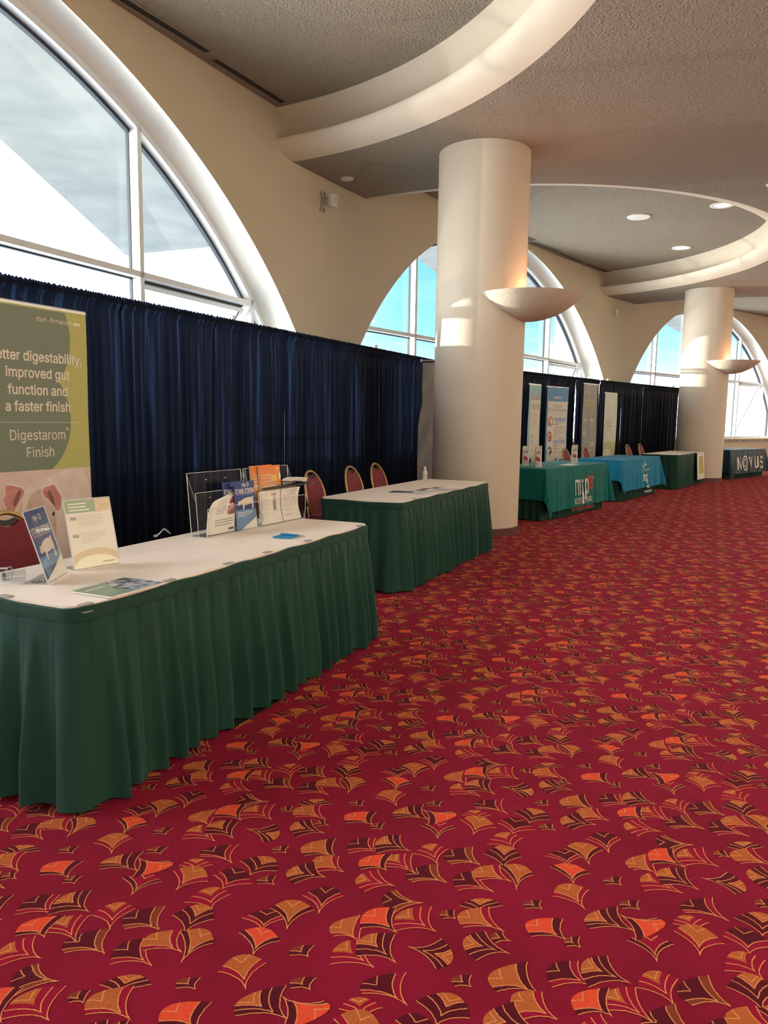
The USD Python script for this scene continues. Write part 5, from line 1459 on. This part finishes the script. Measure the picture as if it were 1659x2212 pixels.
q = fT2.l((.165, 7.06)); o, P_ = sheet_thing('dark blue-grey leaflet, leftmost on the table beside the big column', fT2, q[0], q[1], .15, .16, .22, mat('dusk_print', lin(70, 76, 100), .35))
q = fT2.l((.315, 7.02)); o, P_ = sheet_thing('white handout with pale purple print beside the dark leaflet', fT2, q[0], q[1], -.1, .24, .28, M['paper'])
mb = MB(); bars(mb, -.10, .12, [.19] * 9, .025, .008, P_); mb.build('small_print', mat('lilac_ink', lin(190, 182, 200), .5), o, smooth=False, kind='stuff')
q = fT2.l((.49, 7.28)); o, P_ = sheet_thing('white chart sheet with dark red top picture', fT2, q[0], q[1], .05, .26, .30, M['paper'], .0022)
MB().flat(sbox(-.125, .07, .125, .145), P_).build('photo_print', mat('red_photo', lin(190, 70, 80), .4, color2=lin(60, 50, 56), nscale=24, ramp=(.45, .55)), o, smooth=False)
for x in (-.02, .07):
    MB().flat(affinity.rotate(sbox(x, -.12, x + .03, .02), -10), P_).build('bar_print', mat('indigo_ink', lin(66, 66, 92), .5), o, smooth=False)
q = fT2.l((.62, 7.47)); o, P_ = sheet_thing('white leaflet with red heading, nearest the column end', fT2, q[0] + .02, q[1] + .01, -.05, .20, .26, M['paper'], .0040)
MB().flat(sbox(-.09, .06, .02, .12), P_).build('photo_print', mat('red_photo_b', lin(206, 96, 100), .4, color2=lin(120, 60, 66), nscale=30), o, smooth=False)
mb = MB(); bars(mb, .0, .10, [.085] * 4, .02, .006, P_); mb.build('small_print', M['ink'], o, smooth=False, kind='stuff')

# ------------------------------------------------------------------ things on the teal table
ZC = .7695


def feed_bag(label, p, az, h=.30):
    f = Fr(p, az); o = thing('feed_bag', label, 'bag', (p[0], p[1], ZC), f.rz, 'white product bags on the teal table')
    ws = [(0, .10, .07), (.05, .105, .075), (.5, .10, .062), (.75, .096, .040), (.9, .092, .018), (1, .088, .006)]
    rng = np.random.default_rng(int(h * 1000)); rows = []
    a = np.linspace(0, 2 * np.pi, 32, endpoint=False)
    for q, wx, wy in [(0, .0, .0)] + ws:
        sx = np.sign(np.cos(a)) * np.abs(np.cos(a)) ** .35; sy = np.sign(np.sin(a)) * np.abs(np.sin(a)) ** .35
        rows.append(np.c_[sx * wx / 2 + .004 * np.sin(5 * a + q * 9) * (q > 0), sy * wy / 2 + .006 * np.sin(3 * a + q * 7) * (q > .1), np.full(32, q * h) + .010 * np.cos(a) * (q > .85)])
    P = np.stack(rows, 0); P = np.concatenate([P, P[:, :1]], 1)
    MB().grid(P).build('bag_body', M['b_white'], o, smooth=50)
    MB().flat(Polygon([(-.035, .10 * h / .3), (.035, .08 * h / .3), (.03, .13 * h / .3), (-.02, .16 * h / .3)]), lambda u, v: np.c_[u, -.044 + v * .03, v]).build('panel_print', M['dull_red_ink'], o, smooth=False)
    mb = MB(); bars(mb, -.035, .07, [.06, .05, .06], .014, .006, lambda u, v: np.c_[u, np.full(len(np.atleast_1d(u)), -.0425), v]); mb.build('small_print', M['paper_grey'], o, smooth=False, kind='stuff')
    MB().flat(sbox(-.03, .20, .03, .235), lambda u, v: np.c_[u, -.052 + v * .12, v]).build('panel_print', mat('bag_grey', lin(170, 160, 158), .5), o, smooth=False)
    return o


feed_bag('white product bag closest to the big column', (2.135, 11.37), 96, .305)
feed_bag('white product bag with a rounded top, second from the column', (2.275, 11.10), 104, .315)
feed_bag('white product bag alone at the far end of the teal table', (3.14, 12.40), 98, .30)
ZT = ZC
q = fT3.l((2.90, 11.95)); o, P_ = sheet_thing('white papers lying toward the back of the teal table', fT3, q[0], q[1] - .06, .1, .50, .20, M['paper'])
MB().flat(sbox(-.05, -.06, .08, .06), P_).build('photo_print', M['paper_grey'], o, smooth=False)
q = fT3.l((2.48, 11.42)); p = fT3.w(q[0], q[1]); o = thing('dark_pen', 'dark pen on the teal table in front of the papers', 'pen', (p[0], p[1], ZC + .005), fT3.rz + .3)
MB().tube([(-.07, 0, 0), (.06, 0, 0)], .0055, 8).build('barrel', M['ink_dark'], o, smooth=True)
MB().tube([(.06, 0, 0), (.078, 0, 0)], .003, 8).build('tip', M['steel'], o, smooth=True)

# rubber cable cover just showing under the nearest skirt
p, q = floorpt(505, 1568), floorpt(590, 1518); d = q - p; f = Fr((p + q) / 2, math.degrees(math.atan2(d[0], d[1])))
o = thing('cable_cover', 'black rubber cable cover peeking out under the nearest green skirt', 'cable cover', (*f.w(0, .06)[:2], 0), f.rz)
Lc = float(np.linalg.norm(d)) + .12
MB().add(*(lambda v, fc: (v[:, [2, 0, 1]] - [Lc / 2, 0, 0], fc))(*MB().prism(Polygon([(-.075, .0015), (.075, .0015), (.045, .0075), (-.045, .0075)]), 0, Lc).mesh())).build('rubber_ramp', M['plastic_black'], o, smooth=False)
MB().box([0, 0, .0078], [Lc - .004, .05, .0014], .0004).build('lid', M['ink_dark'], o, smooth=False)
